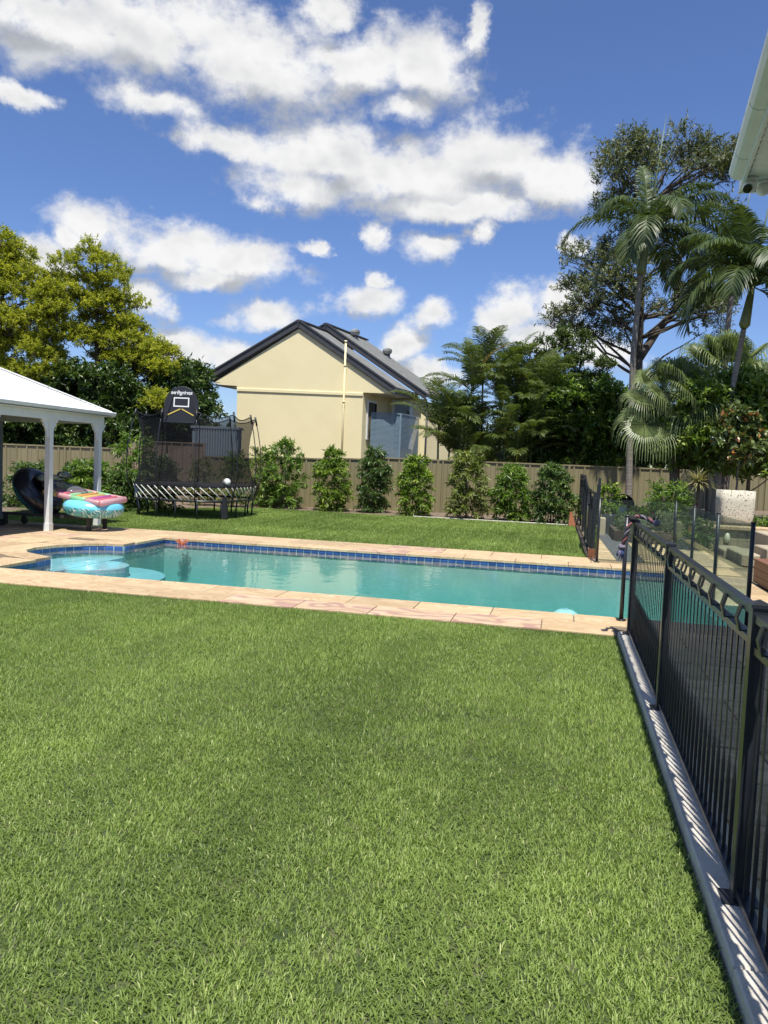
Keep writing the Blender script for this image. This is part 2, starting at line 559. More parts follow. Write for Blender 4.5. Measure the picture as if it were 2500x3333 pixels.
# ------------------------------------------------------------------ leaves
def leaf_mesh(name, pos, d, length, width, v, fold=0.25, nrm=None, r=rng):
    """two folded triangles per leaf, all leaves of one crown in one mesh"""
    n = len(pos)
    d = d / np.maximum(1e-6, np.linalg.norm(d, axis=1, keepdims=True))
    if nrm is None:
        nrm = r.normal(size=(n, 3)) * 0.7 + np.array((0, -0.1, 0.9))
    s = np.cross(d, nrm)
    s /= np.maximum(1e-6, np.linalg.norm(s, axis=1, keepdims=True))
    u = np.cross(s, d)
    L = np.broadcast_to(np.asarray(length, float), (n,))[:, None]
    Wd = np.broadcast_to(np.asarray(width, float), (n,))[:, None]
    V = np.empty((n, 4, 3))
    V[:, 0] = pos
    V[:, 1] = pos + d * L * 0.45 + s * Wd * 0.5 + u * Wd * fold
    V[:, 2] = pos + d * L - u * L * 0.08
    V[:, 3] = pos + d * L * 0.45 - s * Wd * 0.5 + u * Wd * fold
    idx = (np.arange(n)[:, None] * 4 + np.array([0, 1, 2, 0, 2, 3])[None]).ravel()
    return raw_mesh(name, V.reshape(-1, 3), idx, 3, np.repeat(v, 2))


def raw_mesh(name, verts, loops, k, v=None):
    me = bpy.data.meshes.new(name)
    nf = len(loops) // k
    me.vertices.add(len(verts))
    me.vertices.foreach_set('co', np.ascontiguousarray(verts, np.float32).ravel())
    me.loops.add(len(loops))
    me.loops.foreach_set('vertex_index', np.ascontiguousarray(loops, np.int32))
    me.polygons.add(nf)
    me.polygons.foreach_set('loop_start', np.arange(0, nf * k, k, dtype=np.int32))
    me.polygons.foreach_set('loop_total', np.full(nf, k, np.int32))
    if v is not None:
        a = me.attributes.new('v', 'FLOAT', 'FACE')
        a.data.foreach_set('value', np.ascontiguousarray(np.clip(v, 0, 1), np.float32))
    me.update(calc_edges=True)
    return me


def unit(n, r=rng):
    q = r.normal(size=(n, 3))
    return q / np.linalg.norm(q, axis=1, keepdims=True)


def spray(starts, dirs, tl, K, droop, r=rng, spread=0.9):
    """K leaves along each twig -> positions, directions, along-twig parameter"""
    T = len(starts)
    t = np.linspace(0.15, 1.0, K)[None, :, None]
    tl = np.broadcast_to(np.asarray(tl, float), (T,))[:, None, None]
    d = dirs[:, None, :]
    p = starts[:, None, :] + d * tl * t + np.array((0, 0, -1.0)) * (tl * t ** 2 * droop * 0.5)
    side = unit(T * K, r).reshape(T, K, 3)
    ld = d * 0.55 + side * spread + np.array((0, 0, -1.0)) * droop * t
    return p.reshape(-1, 3), ld.reshape(-1, 3), np.broadcast_to(t, (T, K, 1)).reshape(-1)


def crown_leaves(puffs, twigs, K, tl, droop, r=rng, updir=0.35, inner=0.45):
    """puffs: (centre, radii); returns leaf positions, directions, lightness seed"""
    P, Dn, S = [], [], []
    for c, rad in puffs:
        rad = np.asarray(rad, float)
        n = max(3, int(twigs * (rad.mean() / 0.6) ** 2))
        q = unit(n, r)
        q[:, 2] = np.where(q[:, 2] < -0.35, -q[:, 2] * 0.6, q[:, 2])
        st = np.asarray(c) + q * rad * (inner + (1 - inner) * np.sqrt(r.random((n, 1))))
        dr = q + unit(n, r) * 0.45 + np.array((0, 0, updir))
        dr /= np.linalg.norm(dr, axis=1, keepdims=True)
        p, d, t = spray(st, dr, tl * (0.6 + 0.8 * r.random(n)), K, droop, r)
        sd = np.clip(np.repeat(r.random(n), K) * 0.5 + t * 0.25 + r.random(len(p)) * 0.4 - 0.05, 0, 1)
        P.append(p); Dn.append(d); S.append(sd)
    return np.concatenate(P), np.concatenate(Dn), np.concatenate(S)


def ng(a, b, z=0.0):
    """neighbour's grid: a along their boundary, b away from the garden"""
    return np.array((a * rt.x - b * math.sin(YAW), a * rt.y + b * math.cos(YAW), z))


def limb(mb, p, q, r0, r1, sag=0.12, n=7, seg=6, r=random):
    p, q = np.array(p, float), np.array(q, float)
    L = np.linalg.norm(q - p)
    bend = np.array((r.uniform(-1, 1), r.uniform(-1, 1), r.uniform(-0.2, 0.8))) * sag * L
    pts, rs = [], []
    wob = np.array((r.uniform(-1, 1), r.uniform(-1, 1), r.uniform(-1, 1))) * sag * L * 0.9
    wf = r.uniform(7, 12)
    for i in range(seg + 1):
        t = i / seg
        pts.append(p + (q - p) * t + bend * 4 * t * (1 - t) * 0.5 + wob * math.sin(t * wf) * t * (1 - t))
        rs.append(r0 + (r1 - r0) * t)
    mb.tube(pts, rs, n)
    return pts

# ------------------------------------------------------------------ ground, lawns, pool, paving
POOL = (-7.8, 2.05, 9.27, 14.17)
ALC = [(-7.8, 12.66), (-8.15, 12.61), (-8.47, 12.38), (-8.7, 11.98), (-8.79, 11.5), (-8.71, 11.14), (-8.5, 10.9), (-8.16, 10.74), (-7.8, 10.58)]
WATER_Z = -0.078

g = MB()
HX0, HX1, HY0, HY1 = -8.95, 2.2, 9.1, 14.3         # hole for the pool shell
for (x0, x1, y0, y1) in ((-600, 600, -600, HY0), (-600, 600, HY1, 900), (-600, HX0, HY0, HY1), (HX1, 600, HY0, HY1)):
    g.add([(x0, y0, -0.05), (x1, y0, -0.05), (x1, y1, -0.05), (x0, y1, -0.05)], [(0, 1, 2, 3)])
struct('ground', g, soil)

near_poly = [(-16, -8), (0.645, -8), (0.645, 8.27), (-16, 8.27)]
far_poly = [(-14.5, 15.56), (0.57, 15.56), (0.45, 24.4), (-9.9, 24.4), (-11.2, 23.4), (-12.3, 21.6), (-12.7, 19.6), (-14.5, 18.2)]
lw = MB()
for pl in (near_poly, far_poly):
    lw.add([(x, y, -0.02) for x, y in pl], [tuple(range(len(pl)))])
struct('lawn', lw, thatch)
mb = MB()
mb.add([(x, y, -0.03) for x, y in [(-20, 15.5), (0.62, 15.58), (0.62, 33), (-20, 33)]], [(0, 1, 2, 3)])
struct('mulch_bed', mb, mulch)


def inside(poly, x, y):
    r = np.zeros(len(x), bool)
    n = len(poly)
    for i in range(n):
        x0, y0 = poly[i]
        x1, y1 = poly[(i + 1) % n]
        c = (y0 > y) != (y1 > y)
        with np.errstate(divide='ignore', invalid='ignore'):
            xi = (x1 - x0) * (y - y0) / (y1 - y0) + x0
        r ^= c & (x < xi)
    return r


def value_noise(x, y, s, seed):
    r = np.random.default_rng(seed)
    g_ = r.random((64, 64))
    xx, yy = x * s + 1000.0, y * s + 1000.0
    i, j = np.floor(xx).astype(int), np.floor(yy).astype(int)
    fx, fy = xx - i, yy - j
    fx, fy = fx * fx * (3 - 2 * fx), fy * fy * (3 - 2 * fy)
    a = lambda p, q: g_[p % 64, q % 64]
    return (a(i, j) * (1 - fx) + a(i + 1, j) * fx) * (1 - fy) + (a(i, j + 1) * (1 - fx) + a(i + 1, j + 1) * fx) * fy


def grass_blades(n, xr, yr, poly, lmin, lmax, wmin, wmax, dens=None, tri=False, seed=1, stripe=0.0, wl=1.05):
    r = np.random.default_rng(seed)
    x = r.uniform(*xr, n)
    y = r.uniform(*yr, n)
    if dens is not None:
        k = r.random(n) < dens(x, y)
        x, y = x[k], y[k]
    k = inside(poly, x, y)
    x, y = x[k], y[k]
    n = len(x)
    cl = value_noise(x, y, 9.0, 5) * 0.5 + value_noise(x, y, 2.3, 6) * 0.5
    pat = value_noise(x, y, 0.7, 8)
    L = r.uniform(lmin, lmax, n) * (0.7 + 0.6 * cl)
    Wd = r.uniform(wmin, wmax, n)
    th = r.uniform(0, 2 * math.pi, n)
    lean = r.uniform(0.35, 1.15, n)
    band = np.sin((x + 0.12 * (value_noise(x, y, 0.5, 9) - 0.5)) * 2 * math.pi / wl)
    push = stripe * np.tanh(band * 3)
    d = np.stack([np.cos(th) * lean, np.sin(th) * lean + push, np.full(n, 0.75)], 1)
    d /= np.linalg.norm(d, axis=1, keepdims=True)
    s = np.stack([-np.sin(th), np.cos(th), r.uniform(-0.3, 0.3, n)], 1)
    s /= np.linalg.norm(s, axis=1, keepdims=True)
    b = np.stack([x, y, np.full(n, -0.022)], 1)
    v = np.clip(0.18 + 0.42 * r.random(n) + 0.30 * (cl - 0.5) + 0.42 * (pat - 0.5) + 0.06 * np.tanh(band * 3) * (stripe > 0), 0, 1)  # light and dark of the leaning mowing bands also tinted into the blade colour
    v = np.where(r.random(n) < 0.02, 0.99, np.minimum(v, 0.8))
    dn = np.array((0, 0, -1.0))
    if tri:
        V = np.empty((n, 3, 3))
        V[:, 0] = b - s * Wd[:, None] * 0.5
        V[:, 1] = b + s * Wd[:, None] * 0.5
        V[:, 2] = b + d * L[:, None]
        return V.reshape(-1, 3), np.arange(n * 3), v
    V = np.empty((n, 5, 3))
    m = b + d * (L * 0.55)[:, None] + np.array((0, 0, 0.10)) * L[:, None]
    V[:, 0] = b - s * Wd[:, None] * 0.4
    V[:, 1] = b + s * Wd[:, None] * 0.4
    V[:, 2] = m + s * Wd[:, None] * 0.5
    V[:, 3] = m - s * Wd[:, None] * 0.5
    V[:, 4] = b + d * L[:, None] + dn * (L * 0.12 * lean)[:, None]
    o = np.arange(n)[:, None] * 5
    return V.reshape(-1, 3), (o + np.array([0, 1, 2, 0, 2, 3, 3, 2, 4])[None]).ravel(), np.repeat(v, 3)


grass_m = leaf_mat('grass_blade', (0.092, 0.150, 0.028), (0.41, 0.53, 0.15), (0.56, 0.60, 0.27), trans=0.4, rough=0.5, spec=0.3)


def grass(name, label, sets, base):
    V, Lp, vv, o = [], [], [], 0
    for (a, b, c) in sets:
        V.append(a); Lp.append(b + o); vv.append(c); o += len(a)
    me = raw_mesh(name, np.concatenate(V), np.concatenate(Lp), 3, np.concatenate(vv))
    ob = put(name, me, grass_m)
    return tag(ob, label, 'grass', kind='stuff')


grass('lawn_grass', 'short mown green grass in front of the pool', [
    grass_blades(265000, (-4.9, 0.64), (0.9, 4.4), near_poly, 0.022, 0.045, 0.0028, 0.0052, seed=1, stripe=0.36,
                 dens=lambda x, y: x > -1.7 - 0.72 * y),
    grass_blades(330000, (-8.6, 0.64), (4.4, 8.265), near_poly, 0.026, 0.050, 0.0045, 0.0085, seed=2, stripe=0.36, tri=True,
                 dens=lambda x, y: (x > -1.8 - 0.84 * y)),
], None)
grass('back_lawn_grass', 'striped mown grass between the pool and the back fence', [
    grass_blades(290000, (-14.4, 0.57), (15.57, 24.4), far_poly, 0.035, 0.07, 0.010, 0.020, tri=True, seed=4, stripe=0.7, wl=0.92),
], None)

# kerb under the black fence
kb = thing('concrete_kerb', 'pale concrete kerb strip under the long black fence', 'kerb', (0.73, 2.2, -0.05))
ys = [-4.0, -1.6, 0.6, 2.72, 4.9, 7.05, 8.27]
for i in range(len(ys) - 1):
    m_ = MB()
    m_.cbx(0.655, 0.865, ys[i] + 0.003, ys[i + 1] - 0.003, -0.05, 0.045, 0.008)
    part('kerb_segment', m_, concrete, kb)

# pool shell
pool = MB()
x0, x1, y0, y1 = POOL
zf = -1.15
outline = [(x0, y1)] + ALC + [(x0, y0), (x1, y0), (x1, y1)]
n_ = len(outline)
pool.add([(x, y, -0.035) for x, y in outline] + [(x, y, zf) for x, y in outline],
         [(i, (i + 1) % n_, n_ + (i + 1) % n_, n_ + i) for i in range(n_)])
pool.add([(x0 - 1.1, y0 - 0.05, zf), (x1 + 0.1, y0 - 0.05, zf), (x1 + 0.1, y1 + 0.1, zf), (x0 - 1.1, y1 + 0.1, zf)], [(0, 1, 2, 3)])
pool_shell = struct('pool_shell', pool, plaster)
cx, cy = -7.75, 11.55
st = thing('pool_steps', 'pale blue curved steps in the rounded end of the pool', 'steps', (-7.9, 11.5, zf))
for (rad, zt) in ((0.62, -0.24), (1.2, -0.42)):
    arc = [(cx + rad * 1.05 * math.cos(t), cy + rad * math.sin(t)) for t in np.linspace(-math.pi / 2, math.pi / 2, 18)]
    m_ = MB()
    sh = 0.015 if rad > 1 else 0.03
    m_.prism([(-8.74 if rad < 1 else -7.82, cy - min(rad, 0.9))] + arc + [(-8.74 if rad < 1 else -7.82, cy + min(rad, 0.95))], zf + 0.01, zt)
    part('step', m_, plaster_step, st)
m_ = MB()
m_.prism([(x * 1.0 + 0.02, y) for x, y in ALC], zf + 0.02, -0.235)
part('step', m_, plaster_step, st)

wt = MB()
ol = [(-7.81, 14.18)] + [(x - 0.015, y) for x, y in ALC] + [(-7.81, 9.255), (2.06, 9.255), (2.06, 14.18)]
wt.prism(ol, zf - 0.02, WATER_Z)
struct('pool_water', wt, water_m)

# waterline tiles
m_ = MB()
m_.cbx(-0.0695, 0.0695, 0.0, 0.145, 0.0, 0.012, 0.003)
tile_me = m_.mesh('tile')
tile_me.materials.append(tile_blue)


def tile_row(p, q):
    p, q = np.array(p), np.array(q)
    L = np.linalg.norm(q - p)
    k = max(1, round(L / 0.15))
    d = (q - p) / L
    nrm_ = np.array((d[1], -d[0]))
    ang = math.atan2(d[1], d[0])
    gq = MB()
    gq.add([(e[0] + nrm_[0] * 0.007, e[1] + nrm_[1] * 0.007, z) for e, z in ((p, -0.185), (q, -0.185), (q, -0.036), (p, -0.036))], [(0, 1, 2, 3)])
    struct('tile_grout', gq, grout, pool_shell)
    for i in range(k):
        c = p + d * (i + 0.5) * L / k + nrm_ * 0.001
        o = bpy.data.objects.new('tile', tile_me)
        o.parent = pool_shell
        # local y up the wall, z out of the wall
        o.location = (c[0], c[1], -0.18)
        o.rotation_euler = (math.pi / 2, 0, ang)
        o.scale = (L / k / 0.15, 1, 1)
        COL.objects.link(o)


tile_row((-7.8, 14.17), (2.05, 14.17))
tile_row((-7.8, 12.7), (-7.8, 14.17))
pts = [(-7.8, 12.66)] + ALC[1:-1] + [(-7.8, 10.58)]
for a, b in zip(pts[::-1][:-1], pts[::-1][1:]):
    tile_row(a, b)
tile_row((-7.8, 9.27), (-7.8, 10.58))
tile_row((2.05, 14.17), (2.05, 9.27))

# paving: base bed with joints, then single stones
pv = MB()
for (xa, xb, ya, yb) in ((-16, 0.9, 8.27, 9.2), (-16, 3.15, 14.25, 15.55), (-16, -8.85, 9.2, 14.25), (2.12, 3.15, 9.2, 14.25), (0.86, 3.15, -4, 9.2), (-8.85, -7.87, 12.72, 14.25), (-8.85, -7.87, 9.2, 10.5)):
    pv.add([(xa, ya, -0.012), (xb, ya, -0.012), (xb, yb, -0.012), (xa, yb, -0.012)], [(0, 1, 2, 3)])
paving = struct('paving', pv, joint)


def stone(poly_or_rect, m=stone_cream, top=0.006, thick=0.045, name='paving_stone'):
    mb_ = MB()
    t_ = top + random.uniform(-0.0015, 0.0015)
    if len(poly_or_rect) == 4 and np.isscalar(poly_or_rect[0]):
        a, b, c, d = poly_or_rect
        mb_.cbx(a + 0.005, b - 0.005, c + 0.005, d - 0.005, t_ - thick, t_, 0.005)
    else:
        mb_.prism(poly_or_rect, t_ - thick, t_)
    o = put(name, mb_.mesh(name), m, paving)
    return o


xs_in = [-9.2, -8.1, -7.1, -6.15, -5.15, -4.3, -3.35, -2.45, -1.62, -0.72, 0.22, 0.86]
for a, b in zip(xs_in[:-1], xs_in[1:]):
    stone((a, b, 8.79, 9.30))
xs_out = [-9.6, -8.4, -7.45, -6.62, -5.6, -4.75, -3.85, -2.93, -2.05, -1.1, -0.13, 0.645]
for i, (a, b) in enumerate(zip(xs_out[:-1], xs_out[1:])):
    stone((a, b, 8.275, 8.79), stone_purple if i in (6, 7, 8, 9) else stone_cream)
for a, b in zip([0.86, 1.5, 2.1], [1.5, 2.1, 3.1]):
    stone((a, b, 8.75, 9.30))
xs_far = [-7.83, -6.9, -5.8, -4.9, -3.75, -2.8, -1.7, -0.75, 0.2, 0.95, 1.6, 2.4, 3.1]
for i, (a, b) in enumerate(zip(xs_far[:-1], xs_far[1:])):
    stone((a, b, 14.14, 14.66), stone_purple if i == 4 else stone_cream)
xs_far2 = [-8.4, -7.3, -6.2, -5.3, -4.2, -3.3, -2.2, -1.25, -0.3, 0.62, 1.4, 2.2, 3.1]
for i, (a, b) in enumerate(zip(xs_far2[:-1], xs_far2[1:])):
    stone((a, b, 14.66, 15.2 if a > 0.5 else 15.5), stone_purple if i == 5 else stone_cream)
for a, b in zip([9.3, 10.3, 11.3, 12.2, 13.2], [10.3, 11.3, 12.2, 13.2, 14.14]):
    stone((2.02, 2.55, a, b))
    stone((2.55, 3.1, a - 0.2, b - 0.2))
# ring of coping round the step alcove
ring_in = [(x, y) for x, y in ALC]
ring_out = []
for (x, y) in ring_in:
    v_ = np.array((x + 7.75, y - 11.6))
    v_ = v_ / np.linalg.norm(v_)
    ring_out.append((x + v_[0] * 0.46, y + v_[1] * 0.42))
ring_in = [(x + 0.035 * (1 if 0 < i < 8 else 0), y) for i, (x, y) in enumerate(ring_in)]
for i in range(0, 8):
    stone([ring_out[i], ring_in[i], ring_in[i + 1], ring_out[i + 1]][::-1])
stone((-8.22, -7.77, 12.68 + 0.40, 14.66))
stone((-8.35, -7.77, 9.30, 10.22))
# flagstones on the left terrace
r_ = random.Random(11)
y_ = 9.3
ringp = np.array(ring_out)
while y_ < 15.5:
    h_ = min(r_.choice((0.5, 0.62, 0.75)), 15.5 - y_)
    x_ = -14.4 + r_.uniform(-0.3, 0.3)
    while x_ < -8.25:
        w_ = r_.choice((0.6, 0.8, 1.0, 1.2))
        xe = x_ + w_
        lim = -8.22 if (y_ > 12.9) else (-8.36 if y_ + h_ < 10.3 else -9.2)
        if xe > lim - 0.35:
            xe = lim
        if xe - x_ > 0.1:
            stone((x_, xe, y_, y_ + h_), stone_purple if r_.random() < 0.15 else stone_cream, top=0.003)
        x_ = xe
        if x_ >= lim - 0.01:
            break
    y_ += h_
if True:
    # infill stones between the ring and the flagstones
    for (a, b, c, d) in ((-9.2, -8.62, 12.36, 12.92), (-8.62, -8.22, 12.80, 13.2), (-9.2, -8.72, 10.25, 10.62)):
        stone((a, b, c, d), stone_cream, top=0.001)
# paving right of the fence, in the shade of the house
y_ = -0.4
k_ = 0
while y_ < 8.7:
    h_ = min(0.55, 8.74 - y_)
    x_ = 0.87 - 0.4 * (k_ % 2)
    while x_ < 3.1:
        w_ = 0.82
        stone((max(x_, 0.87), min(x_ + w_, 3.1), y_, y_ + h_ - 0.012), stone_cream, top=0.004)
        x_ += w_
    y_ += h_
    k_ += 1

# ------------------------------------------------------------------ black pool fence with twisted bars
def twisted_bar(h):
    """flat bar, square at both ends, one quarter twist below the top"""
    m_ = MB()
    zs = [0, h * 0.30, h * 0.335, h * 0.37, h * 0.405, h * 0.44, h * 0.475, h]
    an = [-90, -90, -72, -54, -36, -18, 0, 0]
    vs, fs = [], []
    w, d = 0.0078, 0.0030
    for z, a in zip(zs, an):
        c, s = math.cos(R(a + 90)), math.sin(R(a + 90))
        for (p, q) in ((-w, -d), (w, -d), (w, d), (-w, d)):
            vs.append((p * c - q * s, p * s + q * c, z))
    for i in range(len(zs) - 1):
        for k in range(4):
            k2 = (k + 1) % 4
            fs.append((i * 4 + k, i * 4 + k2, i * 4 + 4 + k2, i * 4 + 4 + k))
    fs.append((3, 2, 1, 0))
    return m_.add(vs, fs)


def hex_collar():
    """hollow hexagonal ring set between the two top rails"""
    m_ = MB()
    o = [(-0.030, 0.0), (0.030, 0.0), (0.044, 0.052), (0.030, 0.104), (-0.030, 0.104), (-0.044, 0.052)]
    i_ = [(x * 0.82, 0.052 + (z - 0.052) * 0.88) for x, z in o]
    vs = [(-0.02, y, z) for y, z in o] + [(0.02, y, z) for y, z in o] + [(-0.02, y, z) for y, z in i_] + [(0.02, y, z) for y, z in i_]
    fs = []
    for k in range(6):
        j = (k + 1) % 6
        fs += [(k, j, 6 + j, 6 + k), (12 + k, 18 + k, 18 + j, 12 + j), (k, 12 + k, 12 + j, j), (6 + k, 6 + j, 18 + j, 18 + k)]
    return m_.add(vs, fs)


FX = 0.765
bar_me = twisted_bar(0.99).mesh('bar'); bar_me.materials.append(black_metal)
hex_me = hex_collar().mesh('collar'); hex_me.materials.append(black_metal)
fence = thing('pool_fence', 'long black metal pool fence with twisted bars beside the front lawn', 'fence', (FX, 5.0, 0.045))
fy = [-1.75, 0.71, 3.17, 5.65, 8.18]
for k, y in enumerate(fy):
    m_ = MB()
    m_.bx(FX - 0.03, FX + 0.03, y - 0.03, y + 0.03, 0.045, 1.205)
    ob = part('post', m_, black_metal, fence)
    c_ = MB()
    c_.bx(FX - 0.036, FX + 0.036, y - 0.036, y + 0.036, 1.2045, 1.218)
    c_.add([(FX - 0.036, y - 0.036, 1.218), (FX + 0.036, y - 0.036, 1.218), (FX + 0.036, y + 0.036, 1.218), (FX - 0.036, y + 0.036, 1.218), (FX, y, 1.236)], [(0, 1, 4), (1, 2, 4), (2, 3, 4), (3, 0, 4)])
    part('post_cap', c_, black_metal, ob, True)
    f_ = MB()
    f_.bx(FX - 0.07, FX + 0.07, y - 0.055, y + 0.055, 0.044, 0.052)
    part('foot_plate', f_, black_metal, ob, True)
for k in range(len(fy) - 1):
    ya, yb = fy[k] + 0.03, fy[k + 1] - 0.03
    dz = -0.02 if k < 2 else 0.0
    for (z, w, h, nm) in ((1.185 + dz, 0.044, 0.030, 'top_rail'), (1.065 + dz, 0.040, 0.028, 'rail'), (0.085, 0.038, 0.026, 'rail')):
        m_ = MB()
        m_.bx(FX - w / 2, FX + w / 2, ya, yb, z - h / 2, z + h / 2)
        part(nm, m_, black_metal, fence)
    nb = 22
    for i in range(nb):
        y = ya + (yb - ya) * (i + 0.6) / (nb + 0.2)
        put('bar', bar_me, None, fence, (0, y - 5.0, 0.075 - 0.045 + dz * 0.5))
    for i in range(8):
        y = ya + (yb - ya) * (i + 0.5) / 8
        put('collar', hex_me, None, fence, (0, y - 5.0, 1.077 + dz - 0.045), (0, 0, math.pi / 2))

# ------------------------------------------------------------------ garden gate and side fence, glass panels
gate = thing('side_fence', 'black metal bar fence with gate beside the striped back lawn', 'fence', (0.66, 19.5, 0))
gy = [(15.68, 0.0, 1.27), (18.2, 0.0, 1.27), (20.1, 0.02, 1.29), (22.7, 0.30, 1.56), (25.2, 0.32, 1.57), (27.6, 0.32, 1.57)]
for (y, zb, zt) in gy:
    m_ = MB()
    m_.bx(0.63, 0.69, y - 0.03, y + 0.03, -0.05, zt + 0.02)
    part('post', m_, black_metal, gate)
for (a, b) in zip(gy[:-1], gy[1:]):
    for dz_, h in ((-0.015, 0.035), (-0.13, 0.028)):
        m_ = MB()
        m_.beam((0.66, a[0] + 0.03, a[2] + dz_), (0.66, b[0] - 0.03, b[2] + dz_), 0.036, h)
        part('rail', m_, black_metal, gate)
    m_ = MB()
    m_.beam((0.66, a[0] + 0.03, a[1] + 0.09), (0.66, b[0] - 0.03, b[1] + 0.09), 0.034, 0.028)
    part('rail', m_, black_metal, gate)
    nb = 18
    for i in range(nb):
        t = (i + 0.5) / nb
        y = a[0] + (b[0] - a[0]) * t
        z0_, z1_ = a[1] + (b[1] - a[1]) * t + 0.08, a[2] + (b[2] - a[2]) * t - 0.13
        m_ = MB()
        m_.bx(0.651, 0.669, y - 0.009, y + 0.009, z0_, z1_)
        part('bar', m_, black_metal, gate)
for (x, y, z) in ((0.735, 16.1, 1.44), (0.78, 16.7, 1.56)):
    m_ = MB()
    m_.bx(x - 0.028, x + 0.028, y - 0.028, y + 0.028, -0.05, z)
    part('latch_post', m_, black_metal, gate)
m_ = MB()
m_.beam((0.60, 17.0, 0.98), (0.60, 17.6, 1.14), 0.05, 0.05)
m_.beam((0.60, 17.55, 1.13), (0.65, 18.2, 1.2), 0.03, 0.03)
part('gate_closer', m_, black_plastic, gate)
m_ = MB()
m_.tube([(0.615, 18.0, 1.08), (0.612, 18.0, 0.9), (0.615, 18.0, 0.42)], 0.018, 8)
part('latch_rod', m_, mat('steel', (0.5, 0.5, 0.52), None, rough=0.3, metal=1.0), gate)

GP = dict(A=(0.75, 9.12), B=(0.72, 14.8), C=(2.07, 14.9), D=(2.07, 12.9), E=(2.07, 11.0), R=(2.07, 9.08))
glass = thing('glass_pool_fence', 'frameless clear glass panels on black posts round the pool end', 'fence', (1.4, 12, 0))
for k, (x, y) in GP.items():
    m_ = MB()
    m_.tube([(x, y, 0.0), (x, y, 1.2)], 0.024, 14)
    m_.tube([(x, y, 1.199), (x, y, 1.215)], 0.027, 14)
    ob = part('post', m_, black_metal, glass)
    m_ = MB()
    m_.tube([(x, y, 0.004), (x, y, 0.02)], 0.055, 16)
    part('foot_flange', m_, black_metal, ob)
for a, b in (('A', 'R'), ('R', 'E'), ('E', 'D'), ('D', 'C'), ('B', 'C')):
    p, q = np.array(GP[a]), np.array(GP[b])
    d = (q - p) / np.linalg.norm(q - p)
    p, q = p + d * 0.03, q - d * 0.03
    m_ = MB()
    m_.beam((p[0], p[1], 0.625), (q[0], q[1], 0.625), 0.010, 1.13)
    part('glass_pane', m_, glass_m, glass)
m_ = MB()
m_.beam((0.71, 14.86, 0.625), (0.67, 15.62, 0.625), 0.010, 1.13)
part('glass_pane', m_, glass_m, glass)
m_ = MB()
m_.bx(0.585, 0.705, 15.56, 15.66, -0.02, 0.17)
solo('timber_block', m_, terracotta, 'small orange timber block at the foot of the gate post', 'block', (0.645, 15.61, -0.02))
m_ = MB()
m_.add([(0.28, 24.2, -0.03), (0.52, 24.1, -0.03), (0.36, 24.25, 0.42), (0.30, 24.3, 0.42), (0.28, 24.3, -0.03), (0.52, 24.2, -0.03), (0.36, 24.33, 0.42), (0.30, 24.36, 0.42)],
       [(0, 1, 2, 3), (4, 7, 6, 5), (0, 3, 7, 4), (1, 5, 6, 2), (3, 2, 6, 7), (0, 4, 5, 1)])
solo('edging_board', m_, terracotta, 'tapered rust orange edging board at the lawn corner', 'board', (0.4, 24.2, -0.03))
edg = thing('lawn_edging', 'thin pale edging strip between the back lawn and the mulch', 'edging', (-2, 24.45, -0.05))
for a in np.arange(-4.6, 0.4, 1.0):
    m_ = MB()
    m_.cbx(a, a + 0.996, 24.41, 24.50, -0.05, 0.02, 0.008)
    part('edging_block', m_, concrete, edg)

# ------------------------------------------------------------------ back fence of ribbed steel sheets
FD = np.array((math.cos(R(12)), math.sin(R(12))))
FN = np.array((FD[1], -FD[0]))                     # towards the garden
FO = np.array((-8.96, 26.7))


def fpt(t, off=0.0, z=0.0):
    p = FO + FD * t + FN * off
    return (p[0], p[1], z)


def rib_sheet(p0, d, n, length, z0, z1, pitch=0.39):
    """trapezoid ribbed steel sheet: vertical ribs, drawn from a profile"""
    prof = [(0.0, 0.0), (0.10, 0.0), (0.125, 0.035), (0.165, 0.035), (0.19, 0.0), (0.30, 0.0), (0.318, 0.014), (0.334, 0.0)]
    pts = []
    s = 0.0
    while s < length:
        for (u, w) in prof:
            if s + u <= length:
                pts.append((s + u, w))
        s += pitch
    pts.append((length, 0.0))
    m_ = MB()
    vs, fs = [], []
    for (u, w) in pts:
        q = np.array(p0) + d * u + n * w
        vs += [(q[0], q[1], z0), (q[0], q[1], z1)]
    for i in range(len(pts) - 1):
        fs.append((2 * i, 2 * i + 2, 2 * i + 3, 2 * i + 1))
    m_.add(vs, fs)
    return m_


bf = thing('back_fence', 'khaki ribbed steel boundary fence behind the row of shrubs', 'fence', fpt(2))
bf.location.z = -0.05
panels = [(-16.08 + 2.37 * i, -13.71 + 2.37 * i, 1.82) for i in range(4)] + [(-3.85, -1.86, 1.66), (-1.86, 0.51, 1.74), (0.51, 2.3, 1.79)]
tt = 2.3
while tt < 21:
    panels.append((tt, tt + 2.37, 1.87))
    tt += 2.37
for (tt, t2, zt) in panels:
    part('sheet', rib_sheet(fpt(tt + 0.03)[:2], FD, FN, t2 - tt - 0.06, -0.05, zt - 0.01), fence_khaki, bf)
    m_ = MB()
    m_.beam(fpt(tt + 0.03, 0.01, zt + 0.005), fpt(t2 - 0.03, 0.01, zt + 0.005), 0.065, 0.05)
    part('top_rail', m_, fence_khaki, bf)
    m_ = MB()
    a, b = fpt(tt, 0.012, -0.05), fpt(tt, 0.012, zt + 0.03)
    m_.beam(a, b, 0.075, 0.075, (FD[0], FD[1], 0))
    part('post', m_, fence_khaki, bf)
nbf = thing('brown_fence', 'taller brown ribbed steel fence panels seen through the trampoline net', 'fence', fpt(-5.2, 0, -0.05))
for (tt, t2) in ((-6.6, -5.23), (-5.23, -3.86)):
    part('sheet', rib_sheet(fpt(tt + 0.02)[:2], FD, FN, t2 - tt - 0.04, -0.05, 2.12), fence_brown, nbf)
m_ = MB()
